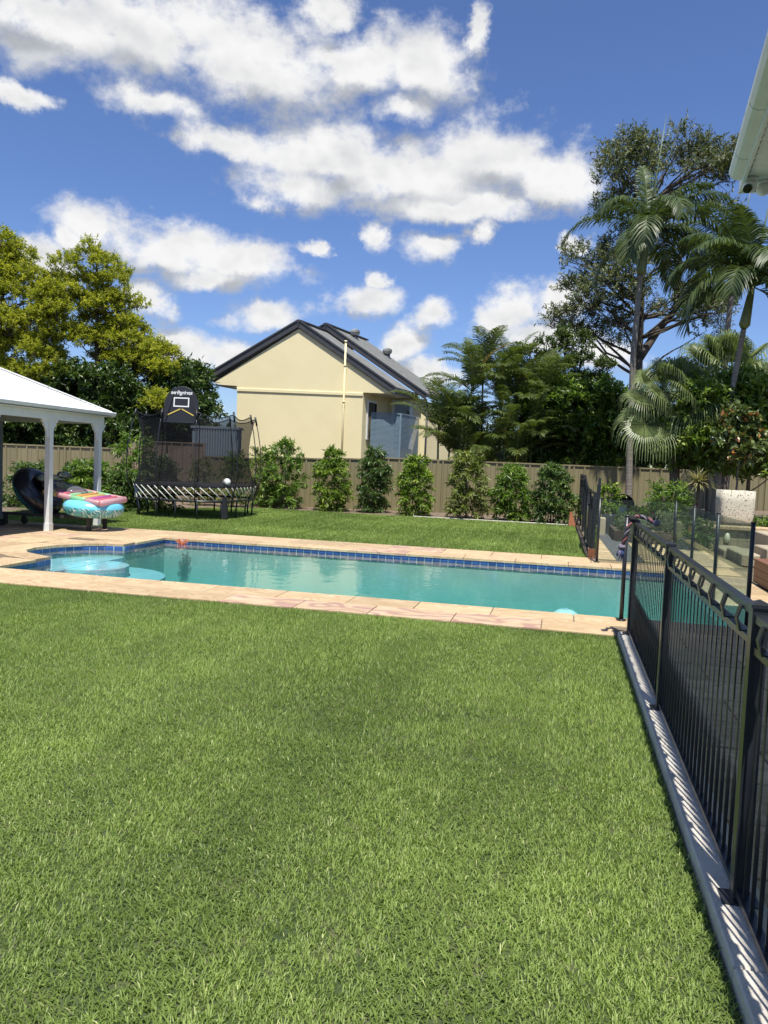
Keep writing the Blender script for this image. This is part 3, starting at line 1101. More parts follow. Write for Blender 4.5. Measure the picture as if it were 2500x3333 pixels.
m_.beam(fpt(-6.57, 0.01, 2.13), fpt(-3.89, 0.01, 2.13), 0.06, 0.045)
part('top_rail', m_, fence_brown, nbf)
for tt in (-6.6, -3.86):
    m_ = MB()
    m_.beam(fpt(tt, 0.014, -0.05), fpt(tt, 0.014, 2.15), 0.07, 0.07, (FD[0], FD[1], 0))
    part('post', m_, fence_brown, nbf)
sh = thing('blue_shed', 'blue grey steel shed behind the trampoline', 'shed', tuple(ng(-6.6, 30.4, -0.05)))
p0 = ng(-7.5, 29.7)
part('wall', rib_sheet(p0[:2], np.array((rt.x, rt.y)), np.array((math.sin(YAW), -math.cos(YAW))), 1.72, -0.05, 2.74, 0.1), shed_blue, sh)
p1 = ng(-5.78, 29.7)
part('wall', rib_sheet(p1[:2], np.array((-math.sin(YAW), math.cos(YAW))), np.array((rt.x, rt.y)), 0.9, -0.05, 2.74, 0.2), shed_blue, sh)
m_ = MB()
m_.beam(ng(-7.56, 30.15, 2.79), ng(-5.7, 30.15, 2.79), 1.0, 0.09)
part('roof', m_, shed_blue, sh)

# ------------------------------------------------------------------ cream house next door
HB = 38.0
HS = 0.42                                           # the house runs back at a slant to its boundary wall


def hp(a, b, z):
    return ng(a + HS * b, HB + b, z)


house = thing('cream_house', 'cream rendered gable house with charcoal roof beyond the back fence', 'house', tuple(ng(-4, HB + 3, -0.05)))


def wallpoly(pts, b, thick=0.2):
    m_ = MB()
    n = len(pts)
    m_.add([hp(a, b, z) for a, z in pts] + [hp(a, b + thick, z) for a, z in pts],
           [tuple(range(n)), tuple(range(n, 2 * n))[::-1]] + [(i, n + i, n + (i + 1) % n, (i + 1) % n) for i in range(n)])
    return m_


AP = 8.05
part('gable_wall', wallpoly([(-7.44, -0.05), (-1.25, -0.05), (-1.25, 5.10), (0.15, 5.10), (0.15, 5.32), (-4.5, AP + 0.02), (-8.62, 5.28), (-7.44, 5.05)], 0.0), cream_render, house)
m_ = MB()
v_ = [hp(-7.44, -0.05, 4.93), hp(-1.25, -0.05, 4.93), hp(-1.25, -0.05, 5.06), hp(-7.44, -0.05, 5.06), hp(-7.44, 0.0, 4.93), hp(-1.25, 0.0, 4.93), hp(-1.25, 0.0, 5.08), hp(-7.44, 0.0, 5.08)]
m_.add(v_, [(0, 1, 2, 3), (0, 4, 5, 1), (3, 2, 6, 7), (1, 5, 6, 2), (0, 3, 7, 4)])
part('string_course', m_, cream_render, house)
m_ = MB()
m_.beam(hp(-7.42, 2.9, 2.5), hp(-7.42, 0.2, 2.5), 0.2, 5.1)
part('side_wall', m_, cream_render, house)
# downpipe
m_ = MB()
m_.tube([hp(-2.15, -0.10, 0), hp(-2.15, -0.10, 7.52)], 0.05, 10)
for z in (7.52, 6.35, 4.6):
    m_.tube([hp(-2.15, -0.10, z - 0.05), hp(-2.15, -0.10, z + 0.05)], 0.066, 10)
m_.beam(hp(-2.15, -0.06, 6.0), hp(-2.15, -0.06, 5.75), 0.05, 0.1)
part('vent_pipe', m_, cream_render, house)


def roof(name, apex_a, apex_z, b0, b1, left_a, right_a, slope, barge):
    """gable roof with slanted ridge: sheets, ribs, barge boards, ridge cap"""
    zl = apex_z - (apex_a - left_a) * slope
    zr = apex_z - (right_a - apex_a) * slope
    m_ = MB()
    th = 0.06
    for (a0, z0, a1, z1) in ((apex_a, apex_z, left_a, zl), (apex_a, apex_z, right_a, zr)):
        c = [(a0, b0, z0), (a1, b0, z1), (a1, b1, z1), (a0, b1, z0)]
        m_.add([hp(*q) for q in c] + [hp(q[0], q[1], q[2] - th) for q in c],
               [(0, 1, 2, 3), (7, 6, 5, 4), (0, 4, 5, 1), (1, 5, 6, 2), (2, 6, 7, 3), (3, 7, 4, 0)])
    rf = part('roof', m_, roof_grey, house)
    m_ = MB()
    k = int((b1 - b0) / 0.25)
    for i in range(1, k):
        b = b0 + (b1 - b0) * i / k
        m_.beam(hp(apex_a, b, apex_z + 0.01), hp(right_a, b, zr + 0.01), 0.03, 0.02)
    part('roof_rib', m_, roof_grey, rf)['kind'] = 'stuff'
    for (a1, z1, s) in ((left_a, zl, -1), (right_a, zr, 1)):
        d_ = norm(np.array(hp(a1, b0, z1)) - np.array(hp(apex_a, b0, apex_z)))
        for (w, h, dz, db) in ((0.04, barge, -barge / 2 + 0.09, -0.02), (0.05, 0.07, 0.075, -0.06), (0.05, 0.05, -barge + 0.12, -0.055)):
            m_ = MB()
            p, q = np.array(hp(apex_a, b0 + db, apex_z + dz)), np.array(hp(a1, b0 + db, z1 + dz))
            m_.beam(p, q, w, h, (0, 0, 1))
            part('barge_board', m_, charcoal, rf)
    m_ = MB()
    m_.beam(hp(apex_a, b0 - 0.05, apex_z + 0.05), hp(apex_a, b1, apex_z + 0.05), 0.22, 0.06)
    part('ridge_cap', m_, charcoal, rf)
    m_ = MB()
    m_.beam(hp(right_a + 0.06, b0 - 0.1, zr - 0.02), hp(right_a + 0.06, b1, zr - 0.02), 0.14, 0.15)
    part('gutter', m_, charcoal, rf)
    m_ = MB()
    m_.beam(hp(left_a - 0.06, b0 - 0.05, zl - 0.03), hp(left_a - 0.06, b1, zl - 0.03), 0.14, 0.14)
    part('gutter', m_, charcoal, rf)
    return zl, zr


SL = 0.635
roof('front', -4.5, 8.40, -0.04, 2.6, -9.05, 0.32, SL, 0.36)
roof('rear', -4.5, 8.76, 2.6, 7.4, -9.2, 0.92, SL, 0.34)
# eaves soffit, balcony recess
m_ = MB()
c = [(-8.95, -0.2), (-7.44, -0.2), (-7.44, 2.6), (-8.95, 2.6)]
m_.add([hp(a, b, 5.2 if a < -8 else 5.16) for a, b in c], [(0, 1, 2, 3)])
part('soffit', m_, charcoal, house)
m_ = MB()
c = [(-1.25, 0.15), (0.3, 0.0), (0.85, 2.6), (-1.25, 2.6)]
m_.add([hp(-1.25, 0.2, 5.14), hp(0.28, 0.2, 5.14), hp(0.28, 3.0, 5.14), hp(-1.25, 3.0, 5.14)], [(0, 1, 2, 3)])
part('balcony_ceiling', m_, white_paint, house)
m_ = MB()
m_.beam(hp(0.30, -0.02, 5.25), hp(0.30, 3.0, 5.25), 0.04, 0.34)
part('eaves_fascia', m_, charcoal, house)
m_ = MB()
m_.add([hp(-1.25, 0.2, -0.05), hp(-1.25, 3.0, -0.05), hp(-1.25, 3.0, 5.15), hp(-1.25, 0.2, 5.15)], [(0, 1, 2, 3)])
m_.add([hp(-1.26, 3.0, -0.05), hp(0.8, 3.0, -0.05), hp(0.8, 3.0, 5.15), hp(-1.26, 3.0, 5.15)], [(0, 1, 2, 3)])
part('recess_wall', m_, cream_render, house)
m_ = MB()
m_.beam(hp(0.49, 3.0, 2.4), hp(0.76, 3.0, 2.4), 0.25, 4.9)
part('corner_pier', m_, cream_render, house)
m_ = MB()
m_.tube([hp(0.86, 2.85, 0), hp(0.86, 2.85, 5.0)], 0.055, 10)
part('downpipe', m_, charcoal, house)
m_ = MB()
m_.add([hp(0.8, 3.05, -0.05), hp(2.2, 7.0, -0.05), hp(2.2, 7.0, 5.0), hp(0.8, 3.05, 5.0)], [(0, 1, 2, 3)])
part('side_wall', m_, cream_render, house)
fr_ = MB()
fr_.beam(hp(-1.21, 0.42, 3.8), hp(-1.21, 1.45, 3.8), 0.06, 1.95)
wf = part('window', fr_, white_paint, house)
m_ = MB()
m_.beam(hp(-1.17, 0.52, 3.8), hp(-1.17, 1.38, 3.8), 0.03, 1.75)
part('pane', m_, window_m, wf)
m_ = MB()
m_.beam(hp(-1.04, 2.93, 3.75), hp(0.10, 2.93, 3.75), 0.08, 2.55)
dr = part('balcony_door', m_, white_paint, house)
m_ = MB()
m_.beam(hp(-0.86, 2.87, 3.6), hp(-0.08, 2.87, 3.6), 0.05, 2.35)
part('pane', m_, window_m, dr)
m_ = MB()
m_.bx(0, 0.3, 0, 0.3, 0, 0.09)
o_ = put('ceiling_lamp', m_.mesh('ceiling_lamp'), white_paint, house, tuple(np.array(hp(-0.3, 1.4, 5.05)) - np.array(house.location)))
# slatted balcony screen, every slat its own piece
s0, s1, s2 = (-1.04, 0.55), (0.44, 0.55), (0.52, 2.7)
zt, zb_ = 4.16, 1.75
ns = 40
for i in range(ns):
    z = zb_ + (zt - 0.08 - zb_) * i / (ns - 1)
    for (p, q) in ((s0, s1), (s1, s2)):
        m_ = MB()
        m_.beam(hp(p[0], p[1], z), hp(q[0], q[1], z), 0.03, 0.043)
        part('balcony_slat', m_, slat_blue, house)
for (p, q) in ((s0, s1), (s1, s2)):
    m_ = MB()
    m_.beam(hp(p[0], p[1] - 0.02, zt), hp(q[0], q[1] - 0.02, zt), 0.08, 0.06)
    part('handrail', m_, slat_blue, house)
m_ = MB()
m_.beam(hp(0.44, 0.50, zb_), hp(0.44, 0.50, zt), 0.08, 0.08, (0, 1, 0))
part('screen_post', m_, slat_blue, house)
m_ = MB()
m_.beam(hp(-1.04, 0.58, zb_), hp(-1.04, 0.58, zt), 0.06, 0.06, (0, 1, 0))
part('screen_post', m_, slat_blue, house)


def whirlybird(a, b, z, lab):
    t = thing('roof_vent', lab, 'roof vent', tuple(hp(a, b, z)), 'turbine vents on the house roof')
    m_ = MB()
    m_.lathe([(0.17, -0.3), (0.17, 0.14), (0.15, 0.16)], 16)
    put('neck', m_.mesh('neck'), charcoal, t)
    m_ = MB()
    for k in range(20):
        th = 2 * math.pi * k / 20
        pts = []
        for (r, zz, tw) in ((0.17, 0.15, 0.0), (0.26, 0.22, 0.12), (0.285, 0.32, 0.25), (0.25, 0.42, 0.38), (0.12, 0.48, 0.5)):
            pts.append((r, zz, th + tw))
        vs = []
        for (r, zz, a_) in pts:
            vs += [(r * math.cos(a_), r * math.sin(a_), zz), (r * 0.93 * math.cos(a_ + 0.26), r * 0.93 * math.sin(a_ + 0.26), zz)]
        m_.add(vs, [(2 * i, 2 * i + 1, 2 * i + 3, 2 * i + 2) for i in range(4)])
    m_.lathe([(0.0, 0.505), (0.1, 0.50), (0.13, 0.47)], 16)
    put('turbine', m_.mesh('turbine'), roof_grey, t)
    return t


whirlybird(-4.1, 5.0, 8.5, 'grey turbine vent near the ridge of the charcoal house roof')
whirlybird(-2.95, 6.6, 7.78, 'grey turbine vent lower down the slope of the house roof')

# ------------------------------------------------------------------ white pavilion on the terrace
pav = thing('pavilion', 'white hip roofed pavilion on turned posts at the pool end', 'pavilion', (-12.6, 12.8, 0.0))
PX, GX, GZ = -10.38, -10.22, 2.60
PITCHR = 0.47
RW = 2.45
for y in (10.3, 12.3, 14.0, 15.72):
    m_ = MB()
    m_.bx(PX - 0.058, PX + 0.058, y - 0.058, y + 0.058, 0.0, 2.32)
    po = part('post', m_, white_paint, pav)
    m_ = MB()
    m_.bx(PX - 0.068, PX + 0.068, y - 0.068, y + 0.068, 0.0, 0.16)
    part('base_block', m_, white_paint, po)
    for s in (-1, 1):
        m_ = MB()
        prof = [(0.058, 2.32), (0.25, 2.32), (0.25, 2.27), (0.205, 2.25), (0.195, 2.20), (0.135, 2.14), (0.105, 2.05), (0.098, 1.98), (0.058, 1.94)]
        vs = [(PX - 0.022, y + s * u, z) for u, z in prof] + [(PX + 0.022, y + s * u, z) for u, z in prof]
        n = len(prof)
        m_.add(vs, [tuple(range(n)), tuple(range(n, 2 * n))[::-1]] + [(i, n + i, n + (i + 1) % n, (i + 1) % n) for i in range(n)])
        part('bracket', m_, white_paint, po)
m_ = MB()
m_.bx(PX - 0.06, PX + 0.06, 8.4, 15.86, 2.32, 2.50)
part('beam', m_, white_paint, pav)
m_ = MB()
m_.bx(-14.8, PX - 0.06, 15.74, 15.86, 2.32, 2.50)
part('beam', m_, white_paint, pav)
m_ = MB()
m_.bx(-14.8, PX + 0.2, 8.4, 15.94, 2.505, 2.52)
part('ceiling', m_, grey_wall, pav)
# roof: two hips and two long slopes
gx0, gx1, gy0, gy1 = -15.02, GX - 0.03, 8.2, 16.03
rz_ = GZ + RW * PITCHR
xm = (gx0 + gx1) / 2
e = [(gx1, gy1, GZ), (gx0, gy1, GZ), (gx0, gy0, GZ), (gx1, gy0, GZ), (xm, gy1 - RW, rz_), (xm, gy0 + RW, rz_)]
m_ = MB()
m_.add(e, [(0, 4, 5, 3), (0, 1, 4), (1, 2, 5, 4), (2, 3, 5)])
rf = part('roof', m_, roof_white, pav)
m_ = MB()
y = gy0 + 0.1
while y < gy1 - 0.05:
    lim = min(RW, gy1 - y, y - gy0)
    m_.beam((gx1, y, GZ + 0.004), (gx1 - lim, y, GZ + lim * PITCHR + 0.004), 0.022, 0.014)
    y += 0.076
part('roof_corrugation', m_, roof_white, rf)['kind'] = 'stuff'
m_ = MB()
for i in range(5):
    a = np.array((gx1, gy1, GZ + 0.012)) + (np.array((xm, gy1 - RW, rz_ + 0.012)) - np.array((gx1, gy1, GZ + 0.012))) * i / 5
    b = np.array((gx1, gy1, GZ + 0.012)) + (np.array((xm, gy1 - RW, rz_ + 0.012)) - np.array((gx1, gy1, GZ + 0.012))) * (i + 1.02) / 5
    m_.beam(a, b, 0.14, 0.03)
part('hip_cap', m_, roof_white, rf)
prof = [(0.0, 0.10), (0.012, 0.105), (0.02, 0.09), (0.055, 0.085), (0.085, 0.06), (0.09, 0.03), (0.10, 0.0), (0.06, -0.02), (0.0, -0.025)]


def gutter_run(p, q, out, name='gutter'):
    p, q, out = np.array(p, float), np.array(q, float), np.array(out, float)
    m__ = MB()
    n = len(prof)
    pr = [(0.0, 0.11), (0.10, 0.11), (0.115, 0.095), (0.11, 0.06), (0.085, 0.02), (0.05, 0.0), (0.0, -0.005)]
    n = len(pr)
    vs = [p + out * u + np.array((0, 0, z)) for u, z in pr] + [q + out * u + np.array((0, 0, z)) for u, z in pr]
    m__.add(vs, [tuple(range(n)), tuple(range(n, 2 * n))[::-1]] + [(i, n + i, n + (i + 1) % n, (i + 1) % n) for i in range(n)])
    return m__


for (ya, yb) in ((8.2, 10.9), (10.906, 13.2), (13.206, 14.9), (14.906, 16.11)):
    part('gutter', gutter_run((GX - 0.06, ya, GZ - 0.10), (GX - 0.06, yb, GZ - 0.10), (1, 0, 0)), white_paint, rf)
part('gutter', gutter_run((-15, 16.0, GZ - 0.10), (GX - 0.06, 16.0, GZ - 0.10), (0, 1, 0)), white_paint, rf)
# room wall and panelled door
m_ = MB()
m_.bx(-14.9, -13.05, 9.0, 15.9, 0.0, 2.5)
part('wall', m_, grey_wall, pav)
m_ = MB()
m_.bx(-13.05, -12.99, 14.75, 15.62, 0.02, 2.1)
dr = part('door', m_, white_paint, pav)
for (za, zb) in ((0.25, 0.95), (1.15, 1.9)):
    m_ = MB()
    m_.bx(-12.99, -12.975, 14.92, 15.45, za, zb)
    pn = part('door_panel', m_, grey_wall, dr)
    m_ = MB()
    m_.bx(-12.99, -12.968, 15.0, 15.37, za + 0.08, zb - 0.08)
    part('panel_face', m_, white_paint, dr)
for z in (0.35, 1.75):
    m_ = MB()
    m_.bx(-12.99, -12.96, 15.60, 15.64, z, z + 0.1)
    part('hinge', m_, white_paint, dr)

# ------------------------------------------------------------------ sun lounger and pool floats
lounge_m = mat('lounger_frame', (0.03, 0.028, 0.028), (0.04, 0.038, 0.036), 5, 0.5)
lo = thing('sun_lounger', 'dark sun lounger with wheels under the white pavilion', 'sun lounger', (-10.75, 14.75, 0.0))
for y in (14.46, 15.06):
    m_ = MB()
    m_.bx(-11.85, -9.66, y - 0.025, y + 0.025, 0.245, 0.305)
    part('side_rail', m_, lounge_m, lo)
    m_ = MB()
    m_.bx(-9.78, -9.70, y - 0.03, y + 0.03, 0.0, 0.25)
    part('leg', m_, lounge_m, lo)
    m_ = MB()
    m_.bx(-11.83, -11.75, y - 0.03, y + 0.03, 0.04, 0.25)
    part('leg', m_, lounge_m, lo)
    m_ = MB()
    yy = 14.40 if y < 14.7 else 15.12
    m_.tube([(-11.83, yy - 0.025, 0.075), (-11.83, yy + 0.025, 0.075)], 0.075, 18)
    wh = part('wheel', m_, black_plastic, lo)
    m_ = MB()
    m_.tube([(-11.83, yy - 0.03, 0.075), (-11.83, yy + 0.03, 0.075)], 0.028, 12)
    part('hub', m_, lounge_m, wh)
for i in range(22):
    x = -11.75 + i * 0.094
    m_ = MB()
    m_.bx(x, x + 0.07, 14.485, 15.035, 0.272, 0.297)
    part('slat', m_, lounge_m, lo)

vinyl_black = mat('vinyl_black', (0.012, 0.013, 0.022), None, rough=0.28, spec=0.6)
vinyl_teal = mat('vinyl_teal', (0.025, 0.21, 0.22), (0.02, 0.16, 0.18), 5, 0.35)
vinyl_sky = mat('vinyl_sky', (0.17, 0.56, 0.72), (0.15, 0.52, 0.68), 3, 0.25, spec=0.6)


def leaf_print(name):
    m = bpy.data.materials.new(name)
    m.use_nodes = True
    N = NT(m.node_tree)
    out = N.n('ShaderNodeOutputMaterial')
    b = N.n('ShaderNodeBsdfPrincipled')
    b.inputs['Roughness'].default_value = 0.3
    tco = N.n('ShaderNodeTexCoord').outputs['Object']
    w = N.n('ShaderNodeTexWave', wave_type='BANDS', bands_direction='DIAGONAL')
    N.put(w.inputs['Vector'], tco)
    w.inputs['Scale'].default_value = 7.0
    w.inputs['Distortion'].default_value = 9.0
    w.inputs['Detail'].default_value = 2
    w.inputs['Detail Scale'].default_value = 1.2
    col = N.mix(N.smooth(w.outputs['Fac'], 0.35, 0.6), (0.045, 0.23, 0.25, 1), (0.55, 0.72, 0.68, 1))
    col = N.mix(N.smooth(N.noise(tco, 6, 3), 0.45, 0.6), col, (0.10, 0.42, 0.47, 1))
    N.put(b.inputs['Base Color'], col)
    N.put(out.inputs[0], b.outputs[0])
    return m


def scale_print(name):
    m = bpy.data.materials.new(name)
    m.use_nodes = True
    N = NT(m.node_tree)
    out = N.n('ShaderNodeOutputMaterial')
    b = N.n('ShaderNodeBsdfPrincipled')
    b.inputs['Roughness'].default_value = 0.35
    tco = N.n('ShaderNodeTexCoord').outputs['Object']
    v = N.n('ShaderNodeTexVoronoi')
    N.put(v.inputs['Vector'], tco)
    v.inputs['Scale'].default_value = 26.0
    col = N.mix(N.smooth(v.outputs['Distance'], 0.25, 0.55), (0.03, 0.25, 0.27, 1), (0.008, 0.045, 0.06, 1))
    N.put(b.inputs['Base Color'], col)
    N.put(out.inputs[0], b.outputs[0])
    return m


vinyl_leaf, vinyl_scale = leaf_print('vinyl_leaf'), scale_print('vinyl_scale')


def ring_skin(Rm, rt_, a0, a1, sq=1.0, n=48, k=14, wrinkle=0.0):
    m_ = MB()

    def fn(u, v):
        th = u * 2 * math.pi
        ph = a0 + (a1 - a0) * v
        rr = rt_ * (1 + wrinkle * math.sin(th * 14) * (0.5 + 0.5 * math.cos(ph)))
        r = Rm + rr * math.cos(ph)
        return (r * math.cos(th), r * math.sin(th), rr * math.sin(ph) * sq)
    return m_.grid(fn, n, k, True, True)


def ring(name, label, loc, rot, Rm, rt_, sq, m_top, m_low, split, wr=0.0):
    t = thing(name, label, 'pool float', loc)
    t.rotation_euler = rot
    put('upper_skin', ring_skin(Rm, rt_, split, math.pi - split, sq, wrinkle=wr).mesh('upper_skin'), m_top, t)
    put('lower_skin', ring_skin(Rm, rt_, math.pi - split, 2 * math.pi + split, sq, wrinkle=wr).mesh('lower_skin'), m_low, t)
    m_ = MB()
    m_.tube([(Rm + rt_ * 0.5, 0, rt_ * sq * 0.8), (Rm + rt_ * 0.55, 0, rt_ * sq * 1.06)], 0.018, 8)
    put('valve', m_.mesh('valve'), m_top, t)
    return t


ring('swim_ring', 'turquoise swim ring with leaf print lying on the sun lounger', (-9.80, 14.72, 0.485), (R(2), R(3), 0.4), 0.43, 0.195, 0.92, vinyl_sky, vinyl_leaf, R(8), 0.02)
ring('large_swim_ring', 'big black and teal swim ring leaning at the head of the lounger', (-11.22, 14.78, 0.76), (R(-8), R(52), R(-8)), 0.40, 0.215, 1.0, vinyl_black, vinyl_scale, R(-12))


def tint_mat(name, c, clear=0.15):
    m = bpy.data.materials.new(name)
    m.use_nodes = True
    N = NT(m.node_tree)
    out = N.n('ShaderNodeOutputMaterial')
    b = N.n('ShaderNodeBsdfPrincipled')
    b.inputs['Base Color'].default_value = c4(c)
    b.inputs['Roughness'].default_value = 0.2
    t = N.n('ShaderNodeBsdfTranslucent')
    t.inputs['Color'].default_value = c4(c)
    tr = N.n('ShaderNodeBsdfTransparent')
    tr.inputs['Color'].default_value = c4([0.5 + 0.5 * q for q in c])
    mx = N.n('ShaderNodeMixShader'); mx.inputs[0].default_value = 0.45
    N.put(mx.inputs[1], b.outputs[0]); N.put(mx.inputs[2], t.outputs[0])
    mx2 = N.n('ShaderNodeMixShader'); mx2.inputs[0].default_value = clear
    N.put(mx2.inputs[1], mx.outputs[0]); N.put(mx2.inputs[2], tr.outputs[0])
    N.put(out.inputs[0], mx2.outputs[0])
    return m


rb = [tint_mat('pvc_%s' % k, c) for k, c in (('pink', (0.80, 0.22, 0.30)), ('magenta', (0.72, 0.20, 0.52)), ('orange', (0.88, 0.48, 0.16)), ('green', (0.45, 0.80, 0.48)), ('yellow', (0.88, 0.70, 0.30)), ('rose', (0.82, 0.50, 0.52)))]
li = thing('inflatable_lilo', 'rainbow striped translucent inflatable mattress on the turquoise ring', 'pool float', (-10.0, 14.72, 0.73))
li.rotation_euler = (R(4), R(7), R(-4))
order = [4, 1, 0, 3, 2, 4, 1, 0]
for i, k in enumerate(order):
    x = -0.62 + i * 0.165
    m_ = MB()
    m_.tube([(x, -0.36, 0), (x, -0.33, 0.012), (x, 0.33, 0.012), (x, 0.36, 0)], [0.02, 0.045, 0.045, 0.02], 10)
    put('air_tube', m_.mesh('air_tube'), rb[k], li)
for s, k in ((-1, 5), (1, 5)):
    for i, kk in enumerate((4, 5, 3, 5)):
        m_ = MB()
        a, b = -0.74 + i * 0.355, -0.74 + (i + 1) * 0.355
        m_.tube([(a, s * 0.41, 0), (a + 0.01, s * 0.41, 0), (b - 0.01, s * 0.41, 0), (b, s * 0.41, 0)], [0.045, 0.055, 0.055, 0.045], 10)
        put('border_tube', m_.mesh('border_tube'), rb[kk], li)
m_ = MB()
m_.tube([(0.68, -0.42, 0), (0.70, -0.4, 0), (0.70, 0.4, 0), (0.68, 0.42, 0)], [0.04, 0.068, 0.068, 0.04], 10)
put('border_tube', m_.mesh('border_tube'), rb[5], li)

cf = thing('clear_float', 'clear grey inflatable seat piled behind the rainbow mattress', 'pool float', (-10.62, 14.86, 0.86))
cf.rotation_euler = (0, R(10), R(-5))


def blob(a, b, c, n=20, k=12, e=1.0):
    m_ = MB()

    def fn(u, v):
        th, ph = u * 2 * math.pi, -math.pi / 2 + math.pi * v
        return (a * math.cos(ph) * math.cos(th), b * math.cos(ph) * math.sin(th), c * math.sin(ph))
    return m_.grid(fn, n, k, True, True)


put('cushion', blob(0.60, 0.34, 0.13).mesh('cushion'), pvc_clear, cf)
put('backrest', blob(0.22, 0.36, 0.10).mesh('backrest'), pvc_clear, cf, (-0.42, 0, 0.12))
put('headrest', blob(0.14, 0.16, 0.08).mesh('headrest'), pvc_clear, cf, (-0.12, 0.06, 0.27))

# ------------------------------------------------------------------ trampoline
TC = np.array((-10.15, 20.2))
tr_ = thing('trampoline', 'large black trampoline with safety net on the back lawn', 'trampoline', (TC[0], TC[1], -0.02))


def sup(th, a, b, n=3.2):
    c, s = math.cos(th), math.sin(th)
    r = (abs(c) ** n + abs(s) ** n) ** (-1 / n)
    return np.array((a * r * c, b * r * s))


RA, RB = 1.50, 1.62
rod_white = mat('rod_white', (0.62, 0.62, 0.60), None, rough=0.4)


def tpt(th, f, z):
    q = sup(th, RA * f, RB * f)
    return (q[0], q[1], z)


m_ = MB()
N_ = 64
m_.tube([tpt(2 * math.pi * i / N_, 0.97, 0.50) for i in range(N_ + 1)], 0.03, 8, False)
put('frame', m_.mesh('frame'), black_metal, tr_)
m_ = MB()
vs = [tpt(2 * math.pi * i / N_, 1.0, 0.90) for i in range(N_)] + [tpt(2 * math.pi * i / N_, 1.0, 0.86) for i in range(N_)]
m_.add(vs, [tuple(range(N_)), tuple(range(N_, 2 * N_))[::-1]] + [(i, N_ + i, N_ + (i + 1) % N_, (i + 1) % N_) for i in range(N_)])
put('mat', m_.mesh('mat'), black_plastic, tr_)
for i in range(46):
    th = 2 * math.pi * (i + 0.5) / 46
    m_ = MB()
    m_.tube([tpt(th + 0.26, 0.97, 0.50), tpt(th, 1.0, 0.87)], 0.0125, 6)
    put('spring_rod', m_.mesh('spring_rod'), rod_white, tr_)
for i in range(16):
    th = 2 * math.pi * (i + 0.3) / 16
    m_ = MB()
    q = tpt(th, 0.97, 0.50)
    q2 = tpt(th, 0.95, 0.0)
    m_.tube([q, (q2[0], q2[1], 0.25), q2], 0.024, 8)
    put('leg', m_.mesh('leg'), black_metal, tr_)
NP = 10
ZT = 2.86
fpr = [(0.88, 1.0), (1.1, 0.93), (1.5, 0.885), (1.9, 0.875), (2.3, 0.90), (2.86, 0.985)]


def netf(z):
    return float(np.interp(z, [a for a, b in fpr], [b for a, b in fpr]))


m_ = MB()


def net_pt(u, v):
    th = 2 * math.pi * u
    ph = (th - math.pi * 0.05) * NP / (2 * math.pi)
    fr = ph - math.floor(ph)
    dip = 4 * fr * (1 - fr) * 0.13
    z = 0.88 + (ZT - dip - 0.88) * v
    return tpt(th, netf(z) - 0.06 * 4 * fr * (1 - fr) * v * 0.5, z)


m_.grid(net_pt, 100, 12, True, True)
put('net', m_.mesh('net'), net_m, tr_)
m_ = MB()
m_.tube([net_pt(i / 100, 1.0) for i in range(101)], 0.014, 6, False)
put('net_hem', m_.mesh('net_hem'), black_plastic, tr_)
for i in range(NP):
    th = math.pi * 0.05 + 2 * math.pi * i / NP
    m_ = MB()
    m_.tube([tpt(th, 1.0, 0.50), tpt(th, 1.09, 0.95), tpt(th, 1.12, 1.4), tpt(th, 1.105, 1.9), tpt(th, 1.05, 2.45), tpt(th, 0.985, 2.88)], 0.0135, 8)
    put('net_pole', m_.mesh('net_pole'), black_metal, tr_)
    m_ = MB()
    m_.tube([tpt(th, 1.02, 2.66), tpt(th, 0.985, 2.92)], 0.028, 8)
    put('pole_sleeve', m_.mesh('pole_sleeve'), black_plastic, tr_)
# entrance strip and hanging bag
m_ = MB()
q = tpt(-0.62, 1.0, 0.55)
m_.add([(q[0] - 0.05, q[1] - 0.06, 0.62), (q[0] + 0.04, q[1] - 0.02, 0.62), (q[0] + 0.09, q[1] - 0.02, 0.06), (q[0] - 0.06, q[1] - 0.10, 0.05),
        (q[0] - 0.05, q[1] + 0.02, 0.62), (q[0] + 0.04, q[1] + 0.05, 0.62), (q[0] + 0.09, q[1] + 0.06, 0.06), (q[0] - 0.06, q[1] + 0.0, 0.05)],
       [(0, 1, 2, 3), (7, 6, 5, 4), (0, 4, 5, 1), (1, 5, 6, 2), (2, 6, 7, 3), (3, 7, 4, 0)])
put('hanging_bag', m_.mesh('hanging_bag'), black_plastic, tr_)
# basketball hoop on the net, seen from behind
hx = np.array((-9.83, 18.56))
hoop = thing('basketball_hoop', 'black arched basketball hoop backboard on the trampoline net', 'basketball hoop', (hx[0], hx[1], 2.55))
hoop.rotation_euler = (R(-6), 0, YAW)
arch = [(-0.44, 0.0)] + [(0.44 * math.cos(t), 0.42 + 0.52 * math.sin(t)) for t in np.linspace(math.pi, 0, 22)] + [(0.44, 0.0)]
n = len(arch)
m_ = MB()
m_.add([(x, -0.012, z) for x, z in arch] + [(x, 0.012, z) for x, z in arch], [tuple(range(n)), tuple(range(n, 2 * n))[::-1]] + [(i, n + i, n + (i + 1) % n, (i + 1) % n) for i in range(n)])
bb = put('backboard', m_.mesh('backboard'), black_plastic, hoop)
m_ = MB()
m_.tube([(x, 0, z) for x, z in arch] + [(-0.44, 0, 0)], 0.014, 6, False)
put('rim_binding', m_.mesh('rim_binding'), black_plastic, bb)
m_ = MB()
for (a, b, c, d) in ((-0.205, 0.205, 0.62, 0.65), (-0.205, 0.205, 0.40, 0.43), (-0.205, -0.175, 0.43, 0.62), (0.175, 0.205, 0.43, 0.62)):
    m_.bx(a, b, -0.020, -0.0125, c, d)
put('target_square', m_.mesh('target_square'), white_paint, bb)
fc = bpy.data.curves.new('lettering', 'FONT')
fc.body = 'springfree'
fc.size = 0.14
fc.align_x = 'CENTER'
